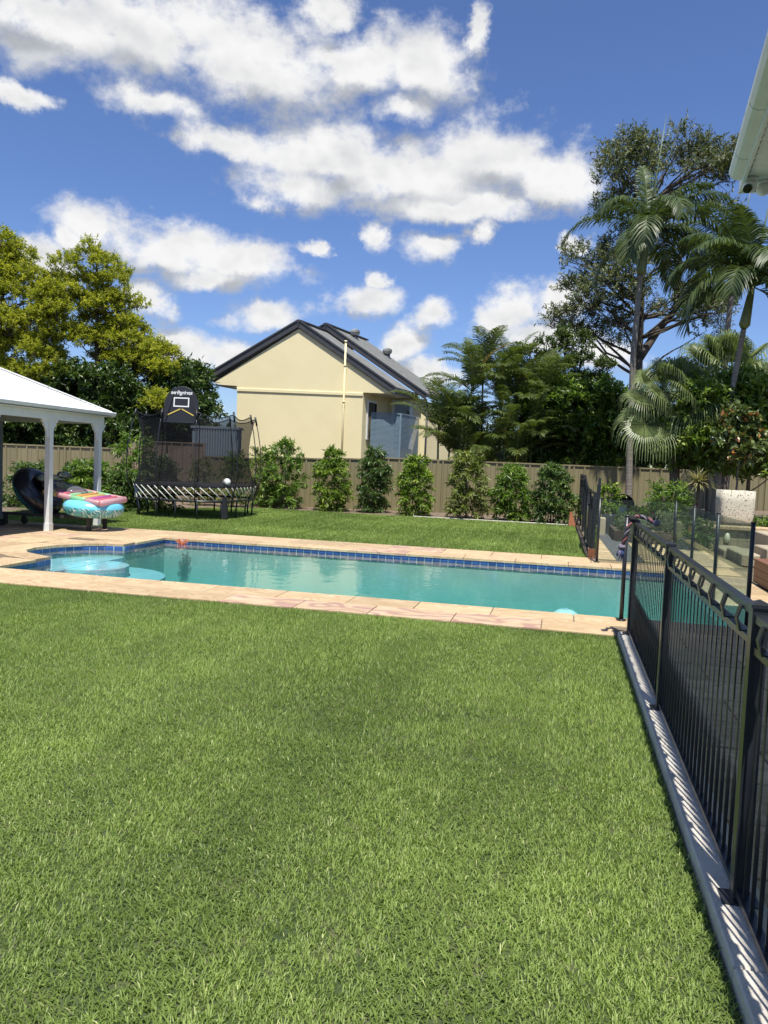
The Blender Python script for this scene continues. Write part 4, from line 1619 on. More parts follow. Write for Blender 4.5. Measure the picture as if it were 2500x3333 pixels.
fc.extrude = 0.002
fc.offset = 0.002
tmp = bpy.data.objects.new('tmp_text', fc)
COL.objects.link(tmp)
dg = bpy.context.evaluated_depsgraph_get()
tme = bpy.data.meshes.new_from_object(tmp.evaluated_get(dg))
bpy.data.objects.remove(tmp)
tme.transform(Matrix.Scale(-1, 4, (1, 0, 0)))
tme.materials.clear()
put('lettering', tme, white_paint, bb, (0, -0.016, 0.735), (R(90), 0, 0))
yellow_m = mat('yellow_strap', (0.55, 0.42, 0.08), None, rough=0.6)
for s in (-1, 1):
    m_ = MB()
    m_.beam((s * 0.02, -0.022, 0.345), (s * 0.36, -0.022, 0.17), 0.012, 0.028, (0, 0, 1))
    put('strap', m_.mesh('strap'), yellow_m, bb)
    m_ = MB()
    m_.beam((s * 0.22, -0.02, 0.72), (s * 0.40, -0.03, 0.03), 0.03, 0.035, (0, 1, 0))
    put('support_strut', m_.mesh('support_strut'), black_plastic, bb)
m_ = MB()
m_.tube([(0.22 * math.cos(t), 0.30 + 0.22 * math.sin(t), 0.06) for t in np.linspace(0, 2 * math.pi, 25)], 0.012, 6, False)
m_.beam((-0.45, 0, 0.0), (0.45, 0, 0.0), 0.03, 0.03)
put('hoop_ring', m_.mesh('hoop_ring'), black_metal, bb)

bq = TC + np.array(tpt(-0.55, 0.93, 0)[:2])
bl = thing('ball', 'white ball with dark seams on the trampoline edge', 'ball', (bq[0], bq[1], 0.88))
m_ = blob(0.115, 0.115, 0.115, 24, 14)
put('skin', m_.mesh('skin'), mat('ball_white', (0.72, 0.72, 0.70), (0.66, 0.66, 0.64), 6, 0.4), bl, (0, 0, 0.115))
m_ = MB()
for ax in range(2):
    pts = []
    for t in np.linspace(0, 2 * math.pi, 25):
        c, s = 0.116 * math.cos(t), 0.116 * math.sin(t)
        pts.append((c, s, 0.03 * math.cos(2 * t)) if ax == 0 else (0.03 * math.cos(2 * t), c, s))
    m_.tube(pts, 0.006, 5, False)
put('seam', m_.mesh('seam'), black_plastic, bl, (0, 0, 0.115), (0.5, 0.3, 0))

# ------------------------------------------------------------------ things in the pool
pet = [tint_mat('petal_orange', (0.85, 0.25, 0.08), 0.45), tint_mat('petal_pink', (0.90, 0.66, 0.58), 0.4)]
fl = thing('lotus_float', 'orange and pink lotus flower float by the pool wall', 'pool float', (-7.28, 13.92, WATER_Z - 0.01))
m_ = MB()
m_.lathe([(0.0, 0.0), (0.07, 0.005), (0.08, 0.02), (0.06, 0.03), (0.0, 0.03)], 16)
put('base', m_.mesh('base'), pet[0], fl)
for ring_i, (cnt, ln, tilt, rr) in enumerate(((9, 0.12, 25, 0.06), (7, 0.10, 50, 0.04), (5, 0.09, 72, 0.02))):
    for i in range(cnt):
        m_ = MB()
        m_.add([(0, 0, 0), (ln * 0.5, -0.04, 0.0), (ln * 0.5, 0, -0.012), (ln * 0.5, 0.04, 0.0), (ln, 0, 0.02)], [(0, 1, 2), (0, 2, 3), (1, 4, 2), (2, 4, 3)])
        put('petal', m_.mesh('petal'), pet[0 if ring_i == 0 or (ring_i == 1 and i % 2) else 1], fl,
            (rr * math.cos(i * 2 * math.pi / cnt), rr * math.sin(i * 2 * math.pi / cnt), 0.035), (0, R(-tilt), i * 2 * math.pi / cnt))
pc = thing('pool_cleaner', 'round pale blue pool cleaner under the water near the glass', 'pool cleaner', (0.16, 11.4, -0.42))
m_ = MB()
m_.lathe([(0.0, 0.10), (0.10, 0.09), (0.17, 0.05), (0.19, 0.0), (0.15, -0.03), (0.0, -0.03)], 24)
put('shell', m_.mesh('shell'), mat('cleaner_blue', (0.55, 0.85, 0.92), None, rough=0.3), pc)
m_ = MB()
m_.tube([(0, 0, 0.08), (0, 0, 0.115)], 0.03, 10)
put('hose', m_.mesh('hose'), plaster_step, pc)
m_ = MB()
m_.bx(-0.1, 0.1, -0.1, 0.1, -0.73, -0.03)
put('skirt', m_.mesh('skirt'), plaster, pc)

# ------------------------------------------------------------------ rope toy on the fence end
rp = thing('rope_toy', 'frayed black pink and blue rope toy draped over the fence end', 'rope toy', (0.70, 8.2, 0.85))
path = [(0.92, 8.05, 1.21), (0.84, 8.10, 1.255), (0.77, 8.13, 1.265), (0.715, 8.10, 1.235), (0.685, 8.08, 1.16), (0.665, 8.08, 1.08), (0.645, 8.09, 0.99), (0.63, 8.1, 0.93)]
rm = [mat('rope_black', (0.02, 0.02, 0.024), None, rough=0.9), mat('rope_pink', (0.30, 0.10, 0.11), None, rough=0.9), mat('rope_blue', (0.05, 0.07, 0.20), None, rough=0.9), mat('rope_pale', (0.20, 0.17, 0.22), None, rough=0.9)]
dense = []
for i in range(len(path) - 1):
    for k in range(6):
        dense.append(np.array(path[i]) + (np.array(path[i + 1]) - np.array(path[i])) * k / 6)
dense.append(np.array(path[-1]))
for s in range(4):
    pts = []
    for i, p in enumerate(dense):
        t = norm(dense[min(i + 1, len(dense) - 1)] - dense[max(i - 1, 0)])
        a = norm(np.cross(t, (0.3, 1, 0.2)))
        b = np.cross(t, a)
        ph = i * 0.55 + s * math.pi / 2
        pts.append(p + (a * math.cos(ph) + b * math.sin(ph)) * 0.011)
    m_ = MB()
    m_.tube(pts, 0.0105, 7)
    part('strand', m_, rm[(0, 1, 0, 3)[s]], rp)
for (c, rad) in (((0.72, 8.1, 1.235), 0.038), ((0.632, 8.1, 0.945), 0.036), ((0.94, 8.04, 1.21), 0.036)):
    m_ = MB()
    for s in range(5):
        pts = []
        for t in np.linspace(0, 2 * math.pi, 13):
            q = np.array((math.cos(t), math.sin(t) * math.cos(s * 1.3), math.sin(t) * math.sin(s * 1.3))) * rad * 0.75
            pts.append(np.array(c) + q)
        m_.tube(pts, 0.012, 6, False)
    part('knot', m_, rm[3 if rad < 0.037 else 0], rp)
for i in range(14):
    a = random.uniform(0, 6.28)
    e = (0.61 + 0.035 * math.cos(a), 8.1 + 0.035 * math.sin(a), random.uniform(0.80, 0.86))
    m_ = MB()
    m_.tube([(0.63, 8.1, 0.94), (0.622 + 0.03 * math.cos(a), 8.1 + 0.03 * math.sin(a), 0.89), e], [0.009, 0.008, 0.004], 5)
    part('tassel', m_, rm[(2, 2, 3, 0)[i % 4]], rp)
for i in range(5):
    m_ = MB()
    m_.tube([(0.93, 8.05, 1.22), (0.92 + random.uniform(-0.06, 0.06), 8.04 + random.uniform(-0.04, 0.04), 1.31)], [0.007, 0.003], 5)
    part('tassel', m_, rm[0], rp)

# ------------------------------------------------------------------ the house on the right: eave corner over the terrace
hs = thing('white_house', 'pale weatherboard house with gutter and lined eaves above the terrace', 'house', (5.0, 2.0, 0.0))
ZS = 4.70
EV = [(1.22, -6.0), (1.22, 5.85), (1.50, 8.62)]          # outer line of the gutter


def eave_off(o):
    return [(x + o, y) for x, y in EV]


segs = [(-6.0, -2.2), (-2.194, 1.4), (1.406, 4.2), (4.206, 5.85)]
for (a, b) in segs:
    part('gutter', gutter_run((1.22 + 0.13, a, ZS + 0.02), (1.22 + 0.13, b, ZS + 0.02), (-1.15, 0, 0)), eave_paint, hs)
P0, P1 = np.array((1.35, 5.85)), np.array((1.63, 8.62))
od = np.array((-(P1 - P0)[1], (P1 - P0)[0]))
od = od / np.linalg.norm(od) * 1.15
for (a, b) in ((0.002, 0.42), (0.424, 0.8), (0.804, 1.0)):
    p, q = P0 + (P1 - P0) * a, P0 + (P1 - P0) * b
    part('gutter', gutter_run((p[0], p[1], ZS + 0.02), (q[0], q[1], ZS + 0.02), (od[0], od[1], 0)), eave_paint, hs)
m_ = MB()
m_.beam((1.37, -6, ZS + 0.05), (1.37, 5.85, ZS + 0.05), 0.03, 0.20)
m_.beam((1.372, 5.83, ZS + 0.05), (1.652, 8.80, ZS + 0.05), 0.03, 0.20)
m_.beam((1.64, 8.80, ZS + 0.05), (4.2, 8.80, ZS + 0.05), 0.03, 0.20)
part('fascia', m_, eave_paint, hs)
y = -6.0
while y < 8.7:
    xl = 1.39 if y < 5.7 else 1.39 + (y + 0.1 - 5.85) * 0.1
    m_ = MB()
    m_.bx(xl, 4.2, y, min(y + 0.136, 8.78), ZS - 0.012, ZS + 0.01)
    part('soffit_board', m_, eave_paint, hs)
    y += 0.14
m_ = MB()
m_.add([(1.3, -6, ZS + 0.13), (1.3, 5.85, ZS + 0.13), (1.6, 8.8, ZS + 0.13), (4.2, 8.8, ZS + 0.13), (9, 5, ZS + 2.6), (9, -6, ZS + 2.6)], [(0, 1, 2, 3, 4, 5)])
part('roof', m_, roof_grey, hs)
m_ = MB()
m_.bx(3.45, 9.0, -6.0, 7.9, 0.0, ZS - 0.012)
part('wall', m_, eave_paint, hs)
for k, (x, y, lens) in enumerate(((1.68, 8.50, True), (1.83, 8.60, False))):
    t = thing('security_camera' if lens else 'sensor_dome', 'white dome security camera with dark lens under the eave' if lens else 'plain white sensor dome beside the eave camera', 'camera' if lens else 'sensor', (x, y, ZS - 0.012))
    m_ = MB()
    m_.lathe([(0.0, -0.03), (0.075, -0.03), (0.08, 0.0), (0.0, 0.001)], 20)
    put('mount', m_.mesh('mount'), white_paint, t)
    m_ = blob(0.066, 0.066, 0.066, 20, 12)
    ob = put('dome', m_.mesh('dome'), white_paint, t, (0, 0, -0.075))
    if lens:
        m_ = MB()
        m_.tube([(-0.02, -0.045, -0.03), (-0.035, -0.078, -0.052)], 0.042, 16)
        put('lens', m_.mesh('lens'), window_m, ob)

# ------------------------------------------------------------------ garden beyond the pool: path, walls, bench
pt_ = MB()
pt_.add([(0.72, 15.2, -0.008), (3.15, 15.2, -0.008), (3.35, 24, -0.008), (0.72, 24, -0.008)], [(0, 1, 2, 3)])
path_o = struct('path', pt_, pebble)
pb = MB()
pb.add([(1.10, 15.22, 0.0), (1.62, 15.22, 0.0), (1.62, 18.0, 0.0), (1.34, 21.3, 0.0), (0.98, 21.3, 0.0)], [(0, 1, 2, 3, 4)])
struct('pebble_bed', pb, pebble, path_o)
r_ = np.random.default_rng(5)
npb = 2600
px_ = r_.uniform(1.0, 1.6, npb); py_ = r_.uniform(15.25, 21.2, npb)
keep = inside([(1.12, 15.22), (1.6, 15.22), (1.6, 18.0), (1.34, 21.3), (1.0, 21.3)], px_, py_)
px_, py_ = px_[keep], py_[keep]
octa = np.array([(1, 0, 0), (0, 1, 0), (-1, 0, 0), (0, -1, 0), (0, 0, 1)])
V = []
for x, y in zip(px_, py_):
    s = r_.uniform(0.012, 0.028, 3)
    a = r_.uniform(0, 6.28)
    q = octa * s
    V.append(np.stack([q[:, 0] * math.cos(a) - q[:, 1] * math.sin(a) + x, q[:, 0] * math.sin(a) + q[:, 1] * math.cos(a) + y, q[:, 2] * 0.7 + 0.002], 1))
V = np.concatenate(V)
lp = (np.arange(len(px_))[:, None] * 5 + np.array([0, 1, 4, 1, 2, 4, 2, 3, 4, 3, 0, 4])[None]).ravel()
tag(put('pebbles', raw_mesh('pebbles', V, lp, 3), pebble), 'dark grey pebbles between the sandstone stepping stones', 'pebbles', kind='stuff')
y = 15.25
while y < 20.9:
    e0 = 1.10 - (y - 15.25) * 0.02
    mb_ = MB(); mb_.cbx(0.76, e0, y, y + 0.36, -0.02, 0.022, 0.006)
    put('stepping_stone', mb_.mesh('stepping_stone'), stone_cream, path_o)
    mb_ = MB(); mb_.cbx(1.63, 2.35, y + 0.04, y + 0.38, -0.02, 0.022, 0.006)
    if y < 19.0:
        put('stepping_stone', mb_.mesh('stepping_stone'), stone_cream, path_o)
    mb_ = MB(); mb_.cbx(2.42, 3.2, y, y + 0.38, -0.02, 0.02, 0.006)
    if y < 18.2:
        put('stepping_stone', mb_.mesh('stepping_stone'), stone_cream, path_o)
    y += 0.46

bed = thing('sleeper_planter', 'dark timber sleeper planter box beside the pebble path', 'planter', (2.1, 20.6, 0))
for (a, b) in (((1.36, 21.7), (1.36, 19.75)), ((1.36, 19.75), (1.75, 19.2)), ((1.75, 19.2), (3.0, 19.2)), ((3.0, 19.2), (3.0, 21.7))):
    for z in (0.065, 0.20):
        m_ = MB()
        m_.beam((a[0], a[1], z), (b[0], b[1], z), 0.06, 0.128)
        part('sleeper', m_, sleeper, bed)
m_ = MB()
m_.add([(1.37, 19.8, 0.22), (1.76, 19.23, 0.22), (2.98, 19.23, 0.22), (2.98, 21.7, 0.22), (1.37, 21.7, 0.22)], [(0, 1, 2, 3, 4)])
part('soil_fill', m_, mulch, bed)

wall = thing('retaining_wall', 'sandstone block retaining wall with a cap under the white planter', 'wall', (4.6, 18.9, 0))
for row in range(2):
    x = 3.12 - 0.35 * row
    while x < 8:
        m_ = MB()
        m_.cbx(max(3.12, x) + 0.004, min(x + 0.7, 8.0) - 0.004, 18.78, 19.1, row * 0.25, row * 0.25 + 0.244, 0.006)
        part('block', m_, block_stone, wall)
        x += 0.7
x = 3.06
while x < 8:
    m_ = MB()
    m_.cbx(x, x + 0.996, 18.70, 19.15, 0.50, 0.575, 0.012)
    part('cap_stone', m_, stone_cream, wall)
    x += 1.0
m_ = MB()
m_.bx(3.2, 12, 19.1, 30, 0.0, 0.52)
struct('garden_terrace', m_, mulch)
ll = thing('bulkhead_light', 'oval cream bulkhead light on the sandstone retaining wall', 'wall light', (3.74, 18.78, 0.18))
m_ = MB()
ov = [(0.065 * math.cos(t) * (1 if abs(math.cos(t)) < 2 else 1), 0.125 * math.sin(t)) for t in np.linspace(0, 2 * math.pi, 20)[:-1]]
m_.add([(x, 0, z + 0.125) for x, z in ov] + [(x, -0.03, z + 0.125) for x, z in ov] + [(x * 0.8, -0.07, z * 0.85 + 0.125) for x, z in ov],
       [(i, (i + 1) % 19, 19 + (i + 1) % 19, 19 + i) for i in range(19)] + [(19 + i, 19 + (i + 1) % 19, 38 + (i + 1) % 19, 38 + i) for i in range(19)] + [tuple(38 + i for i in range(19))], True)
put('body', m_.mesh('body'), mat('lamp_cream', (0.62, 0.62, 0.48), None, rough=0.35), ll)
sb = thing('stone_steps', 'rough sandstone block steps rising beside the timber bench', 'steps', (4.4, 17, 0))
for (a, b, c, d, z0, z1) in ((3.5, 4.2, 16.1, 17.5, -0.02, 0.2), (3.85, 5.2, 15.7, 16.7, -0.02, 0.36), (4.25, 5.6, 16.6, 18.6, -0.02, 0.52), (3.45, 3.95, 17.5, 18.7, -0.02, 0.14)):
    m_ = MB()
    m_.cbx(a, b, c, d, z0, z1, 0.02)
    part('step_block', m_, block_stone, sb)
bench = thing('timber_bench', 'red brown timber boarded bench box by the terrace', 'bench', (3.6, 11.5, 0))
for i in range(3):
    m_ = MB()
    m_.bx(3.12, 3.145, 9.0, 13.45, 0.015 + i * 0.118, 0.015 + i * 0.118 + 0.112)
    part('front_board', m_, timber, bench)
    m_ = MB()
    m_.bx(3.145, 3.9, 13.425, 13.45, 0.015 + i * 0.118, 0.015 + i * 0.118 + 0.112)
    part('end_board', m_, timber, bench)
for i in range(6):
    m_ = MB()
    m_.bx(3.10 + i * 0.133, 3.10 + i * 0.133 + 0.128, 9.0, 13.47, 0.372, 0.395)
    part('seat_board', m_, timber, bench)
m_ = MB()
m_.bx(3.15, 3.88, 9.0, 13.42, 0.0, 0.37)
part('inner_box', m_, sleeper, bench)

pot = thing('cube_planter', 'big pale pitted square planter on the retaining wall', 'planter', (4.02, 19.55, 0.52))
def sq_pot(hw, h, rr):
    m_ = MB()
    prof_ = [(0.62, 0.0), (0.80, 0.04), (0.92, 0.14), (0.97, 0.3), (1.0, 0.7), (1.0, 1.0), (0.93, 1.0), (0.90, 0.9), (0.0, 0.9)]

    def fn(u, v):
        i = v * (len(prof_) - 1)
        k = min(int(i), len(prof_) - 2)
        f = i - k
        s = prof_[k][0] + (prof_[k + 1][0] - prof_[k][0]) * f
        z = prof_[k][1] + (prof_[k + 1][1] - prof_[k][1]) * f
        q = sup(2 * math.pi * u, hw * s, hw * s, 7)
        return (q[0], q[1], z * h)
    return m_.grid(fn, 48, 9, True, True)
put('body', sq_pot(0.385, 0.86, 0).mesh('body'), pot_white, pot)

# black tilted bowl
bw = thing('fire_bowl', 'black round steel bowl tipped on its side near the palm trunk', 'bowl', (1.9, 25.0, 0.25))
m_ = MB()
m_.lathe([(0.0, -0.22), (0.15, -0.20), (0.28, -0.12), (0.36, 0.0), (0.385, 0.1), (0.37, 0.1), (0.345, 0.0), (0.27, -0.10), (0.14, -0.18), (0.0, -0.2)], 28)
put('bowl', m_.mesh('bowl'), mat('bowl_black', (0.012, 0.012, 0.013), None, rough=0.3, spec=0.6), bw, (0, 0, 0.38), (R(72), 0, R(-18)))
m_ = MB()
m_.lathe([(0.0, -0.12), (0.19, -0.11), (0.19, -0.10), (0.0, -0.10)], 24)
put('inner_plate', m_.mesh('inner_plate'), pot_glaze, bw, (-0.05, 0, 0.30), (R(72), 0, R(-18)))
m_ = MB()
m_.bx(-0.2, 0.2, -0.15, 0.2, -0.28, 0.1)
put('stand', m_.mesh('stand'), sleeper, bw)


def pot_round(name, label, loc, r, h, m):
    t = thing(name, label, 'plant pot', loc)
    m_ = MB()
    m_.lathe([(0.0, 0.0), (r * 0.72, 0.0), (r * 0.95, h * 0.92), (r, h * 0.93), (r, h), (r * 0.88, h), (r * 0.85, h * 0.9), (0.0, h * 0.9)], 20)
    put('body', m_.mesh('body'), m, t)
    return t


pot_round('plant_pot', 'pale glazed pot holding a leafy shrub by the gate', (1.33, 22.1, -0.01), 0.2, 0.54, pot_glaze)
pot_round('plant_pot', 'pale glazed pot with low round green plant near the bowl', (2.2, 23.2, -0.01), 0.24, 0.46, pot_glaze)
m_ = MB()
m_.cbx(0.98, 1.22, 21.45, 21.7, -0.02, 0.46, 0.02)
solo('stone_pillar', m_, block_stone, 'short rough stone pillar at the end of the pebble path', 'pillar', (1.1, 21.57, -0.02))

# ------------------------------------------------------------------ plants
BUSH_L = [leaf_mat('shrub_leaf', (0.05, 0.105, 0.02), (0.22, 0.34, 0.06), (0.44, 0.52, 0.12), 0.42, 0.38),
          leaf_mat('shrub_leaf_dark', (0.03, 0.07, 0.02), (0.14, 0.22, 0.055), (0.32, 0.39, 0.13), 0.38, 0.36),
          leaf_mat('shrub_leaf_bright', (0.06, 0.12, 0.016), (0.26, 0.37, 0.05), (0.50, 0.54, 0.10), 0.42, 0.4),
          leaf_mat('shrub_leaf_olive', (0.075, 0.10, 0.028), (0.27, 0.31, 0.08), (0.46, 0.47, 0.14), 0.4, 0.4)]


def shrub(name, label, base, h, rad, leaf, mt, group=None, twigs=150, K=16, droop=0.7, stems=3, seed=1, taper=0.75, cat='shrub', w=0.27, z_low=0.03, tl=0.34):
    r = np.random.default_rng(seed)
    rr = random.Random(seed)
    t = thing(name, label, cat, base, group)
    m_ = MB()
    for i in range(stems):
        a = rr.uniform(0, 6.28)
        q = (math.cos(a) * rad * 0.3, math.sin(a) * rad * 0.3, h * rr.uniform(0.7, 0.9))
        limb(m_, (math.cos(a) * 0.04, math.sin(a) * 0.04, -0.05), q, 0.02, 0.006, 0.06, 6, 5, rr)
    put('stem', m_.mesh('stem'), bark_grey, t)
    u = r.random(twigs)
    z = h * (z_low + (0.86 - z_low) * u)
    env = rad * np.clip(1.0 - taper * np.maximum(0, (u - 0.45) / 0.55) ** 1.6, 0.12, 1) * (0.75 + 0.35 * np.sin(np.minimum(u * 3.0, 1.57)))
    env = env * (0.8 + 0.4 * np.sin(u * 17 + seed) * 0.4)
    th = r.random(twigs) * 6.283
    rr_ = env * np.sqrt(r.random(twigs)) * 0.9
    st_ = np.stack([rr_ * np.cos(th), rr_ * np.sin(th), z], 1)
    dr_ = np.stack([np.cos(th) * 0.8, np.sin(th) * 0.8, 0.35 + 0.7 * u], 1) + r.normal(size=(twigs, 3)) * 0.3
    dr_ /= np.linalg.norm(dr_, axis=1, keepdims=True)
    tlen = tl * (0.6 + 0.7 * r.random(twigs))
    p, d, tt_ = spray(st_, dr_, tlen, K, droop, r, 0.8)
    v = np.clip(np.repeat(r.random(twigs), K) * 0.45 + tt_ * 0.25 + r.random(len(p)) * 0.35 - 0.04, 0, 1)
    put('foliage', leaf_mesh('foliage', p, d, leaf * (0.7 + 0.6 * r.random(len(p))), leaf * w * (0.8 + 0.4 * r.random(len(p))), v, r=r), mt, t)
    return t


row = [(-9.55, 25.35, 2.65, 0.78, 0, 3, 'bulky broad shrub beside the trampoline'),
       (-7.7, 25.35, 2.35, 0.52, 2, 1, 'bright green bushy shrub standing below the house pipe'),
       (-6.3, 25.75, 2.4, 0.44, 1, 1, 'slim dark green shrub below the window edge'),
       (-4.75, 25.3, 2.15, 0.46, 2, 1, 'yellow green upright shrub below the slatted balcony'),
       (-2.95, 24.95, 2.45, 0.60, 3, 2, 'tall olive green shrub in front of the cane palms'),
       (-1.55, 25.3, 2.0, 0.56, 0, 2, 'mid green shrub between the olive one and the darkest one'),
       (-0.25, 25.0, 2.05, 0.54, 1, 2, 'darkest dense shrub beside the black side fence')]
for i, (x, y, h, rd, mi, st_n, lab) in enumerate(row):
    shrub('fence_shrub', lab + ' along the back fence', (x, y, -0.03), h, rd * 1.15, 0.17, BUSH_L[mi], 'shrubs in a row along the back fence', 210, 18, 0.9, st_n + 1, 20 + i)
for i, (x, y, h, rd, mi, lab) in enumerate([(-12.2, 24.6, 1.75, 0.5, 3, 'thin olive shrub seen through the left of the net'), (-10.9, 24.5, 2.0, 0.5, 0, 'airy green shrub seen through the middle of the net'),
                                            (-10.35, 25.6, 2.35, 0.5, 3, 'tall wispy shrub at the right of the net')]):
    shrub('net_shrub', lab, (x, y, -0.03), h, rd, 0.14, BUSH_L[mi], 'shrubs behind the trampoline', 110, 16, 0.6, 3, 40 + i)
for i, (x, y, h, rd, mi, lab) in enumerate([(-15.4, 19.9, 1.35, 0.75, 1, 'dark shrub at the head of the lounger'), (-14.2, 20.6, 1.3, 0.62, 1, 'low dark shrub behind the swim ring'),
                                            (-13.6, 20.2, 1.6, 0.62, 0, 'rounded shrub between the two pavilion posts'), (-13.0, 21.6, 2.5, 0.72, 0, 'tallest shrub just right of the pavilion corner'),
                                            (-12.15, 21.6, 1.75, 0.66, 1, 'broad shrub left of the trampoline'), (-12.6, 20.4, 1.2, 0.5, 1, 'small shrub right of the rear pavilion post')]):
    shrub('garden_shrub', lab + ' on the left border', (x, y, -0.03), h, rd, 0.16, BUSH_L[mi], 'shrubs in the left border', 190, 18, 0.8, 3, 60 + i, 0.5)


def strap_plant(name, label, base, n, ln, wd, mt, seed, cat='plant', rise=0.55, trunk=0.0, droop=0.9, group=None):
    r = np.random.default_rng(seed)
    t = thing(name, label, cat, base, group)
    V, Lp, vv = [], [], []
    for i in range(n):
        th = r.random() * 6.283
        el = math.asin(min(1, rise + (1 - rise) * r.random() * 1.2 - 0.35 * r.random()))
        L = ln * (0.7 + 0.5 * r.random())
        d = np.array((math.cos(th) * math.cos(el), math.sin(th) * math.cos(el), math.sin(el)))
        s = np.array((-math.sin(th), math.cos(th), 0))
        o = len(V)
        for k in range(5):
            f = k / 4
            p = d * L * f + np.array((0, 0, -1)) * droop * L * f ** 2.4 * 0.55 + np.array((0, 0, trunk))
            w = wd * (0.55 + 0.7 * f * (1 - f) * 2) * (1 - f ** 4)
            V += [p - s * w / 2, p + s * w / 2]
        for k in range(4):
            Lp += [o + 2 * k, o + 2 * k + 1, o + 2 * k + 3, o + 2 * k + 2]
        vv += [min(1, r.random() * 0.95)] * 4
    put('leaves', raw_mesh('leaves', np.array(V), np.array(Lp), 4, np.array(vv)), mt, t)
    if trunk:
        m_ = MB()
        m_.tube([(0, 0, -0.05), (0.02, 0, trunk * 0.5), (0, 0, trunk + 0.03)], [0.07, 0.055, 0.05], 10)
        put('trunk', m_.mesh('trunk'), bark_grey, t)
    return t


strappy = leaf_mat('strap_leaf', (0.03, 0.07, 0.015), (0.13, 0.20, 0.05), None, 0.25, 0.35)
cordy = leaf_mat('cordyline_leaf', (0.14, 0.15, 0.05), (0.46, 0.42, 0.24), (0.42, 0.26, 0.20), 0.25, 0.4)
strap_plant('grass_clump', 'clump of arching strap leaves at the edge of the left border', (-12.35, 19.9, -0.03), 110, 0.75, 0.022, strappy, 3)
strap_plant('grass_clump', 'dark strap leaf clump in the shade behind the lounger head', (-14.6, 18.9, -0.03), 90, 0.8, 0.022, strappy, 4)
q = ng(8.27, 20.3)
strap_plant('cordyline', 'spiky variegated cordyline with bronze edged leaves beside the fan palm trunk', (q[0], q[1], 0.5), 190, 0.62, 0.04, cordy, 5, 'plant', 0.1, 0.98, 0.6)
q = ng(9.9, 18.9)
strap_plant('cycad', 'small dark spiky plant beside the square planter', (5.15, 19.9, 0.5), 60, 0.45, 0.03, strappy, 8, 'plant', 0.35, 0.0, 0.7)
green_r = leaf_mat('sage_leaf', (0.06, 0.085, 0.05), (0.20, 0.25, 0.15), None, 0.25, 0.5)
shrub('lavender_bush', 'grey green clipped herb bush in the sleeper planter', (1.75, 20.1, 0.21), 0.34, 0.36, 0.055, green_r, None, 200, 16, 0.1, 4, 81, 0.3, 'plant', 0.3, 0.0, 0.16)
shrub('lavender_bush', 'taller feathery herb bush at the right of the sleeper planter', (2.65, 20.0, 0.21), 0.50, 0.42, 0.06, green_r, None, 220, 16, -0.2, 4, 82, 0.3, 'plant', 0.22, 0.0, 0.2)
shrub('herb_bush', 'low rosemary like bush between the two glazed pots', (1.8, 22.6, -0.03), 0.62, 0.36, 0.06, BUSH_L[1], None, 160, 16, -0.2, 4, 83, 0.3, 'plant', 0.25, 0.0, 0.2)
shrub('potted_shrub', 'fresh green leafy shrub growing in the pot by the gate', (1.28, 22.1, 0.46), 0.95, 0.32, 0.085, BUSH_L[2], None, 90, 14, 0.3, 3, 84, 0.6, 'plant', 0.5, 0.0, 0.22)
shrub('potted_succulent', 'low round bright plant filling the second pale pot', (2.2, 23.2, 0.40), 0.28, 0.28, 0.07, BUSH_L[2], None, 80, 12, 0.2, 3, 85, 0.3, 'plant', 0.6, 0.0, 0.14)
shrub('leafy_bush', 'leafy green bush standing behind the glass corner post', (2.75, 21.2, 0.2), 1.25, 0.52, 0.13, BUSH_L[0], None, 120, 16, 0.35, 4, 86, 0.4, 'shrub', 0.3, 0.25, 0.32)
shrub('leafy_bush', 'trailing bush spilling over the corner of the retaining wall', (3.0, 18.5, -0.02), 0.75, 0.35, 0.10, BUSH_L[1], None, 90, 14, 0.6, 3, 87, 0.4, 'shrub', 0.35, 0.1, 0.25)
shrub('ground_cover', 'low leafy plant at the right of the square planter', (4.75, 19.6, 0.5), 0.22, 0.4, 0.08, BUSH_L[0], None, 80, 12, 0.2, 3, 88, 0.2, 'plant', 0.4, 0.0, 0.16)
shrub('seedling', 'small bright seedling growing by the side fence', (0.50, 25.3, -0.03), 0.85, 0.25, 0.08, BUSH_L[2], None, 34, 10, 0.3, 2, 89, 0.6, 'plant', 0.45, 0.3, 0.2)

# ------------------------------------------------------------------ palms
frond_m = leaf_mat('frond', (0.03, 0.052, 0.018), (0.12, 0.165, 0.05), (0.19, 0.23, 0.08), 0.25, 0.42, 0.35)
frond_cane = leaf_mat('frond_cane', (0.045, 0.075, 0.02), (0.19, 0.235, 0.07), (0.36, 0.34, 0.10), 0.3, 0.42, 0.35)
frond_gold = leaf_mat('frond_gold', (0.16, 0.14, 0.03), (0.34, 0.26, 0.07), (0.30, 0.16, 0.05), 0.28, 0.35)
fan_m = leaf_mat('fan_leaf', (0.065, 0.10, 0.034), (0.25, 0.30, 0.115), (0.24, 0.27, 0.12), 0.25, 0.42, 0.35)


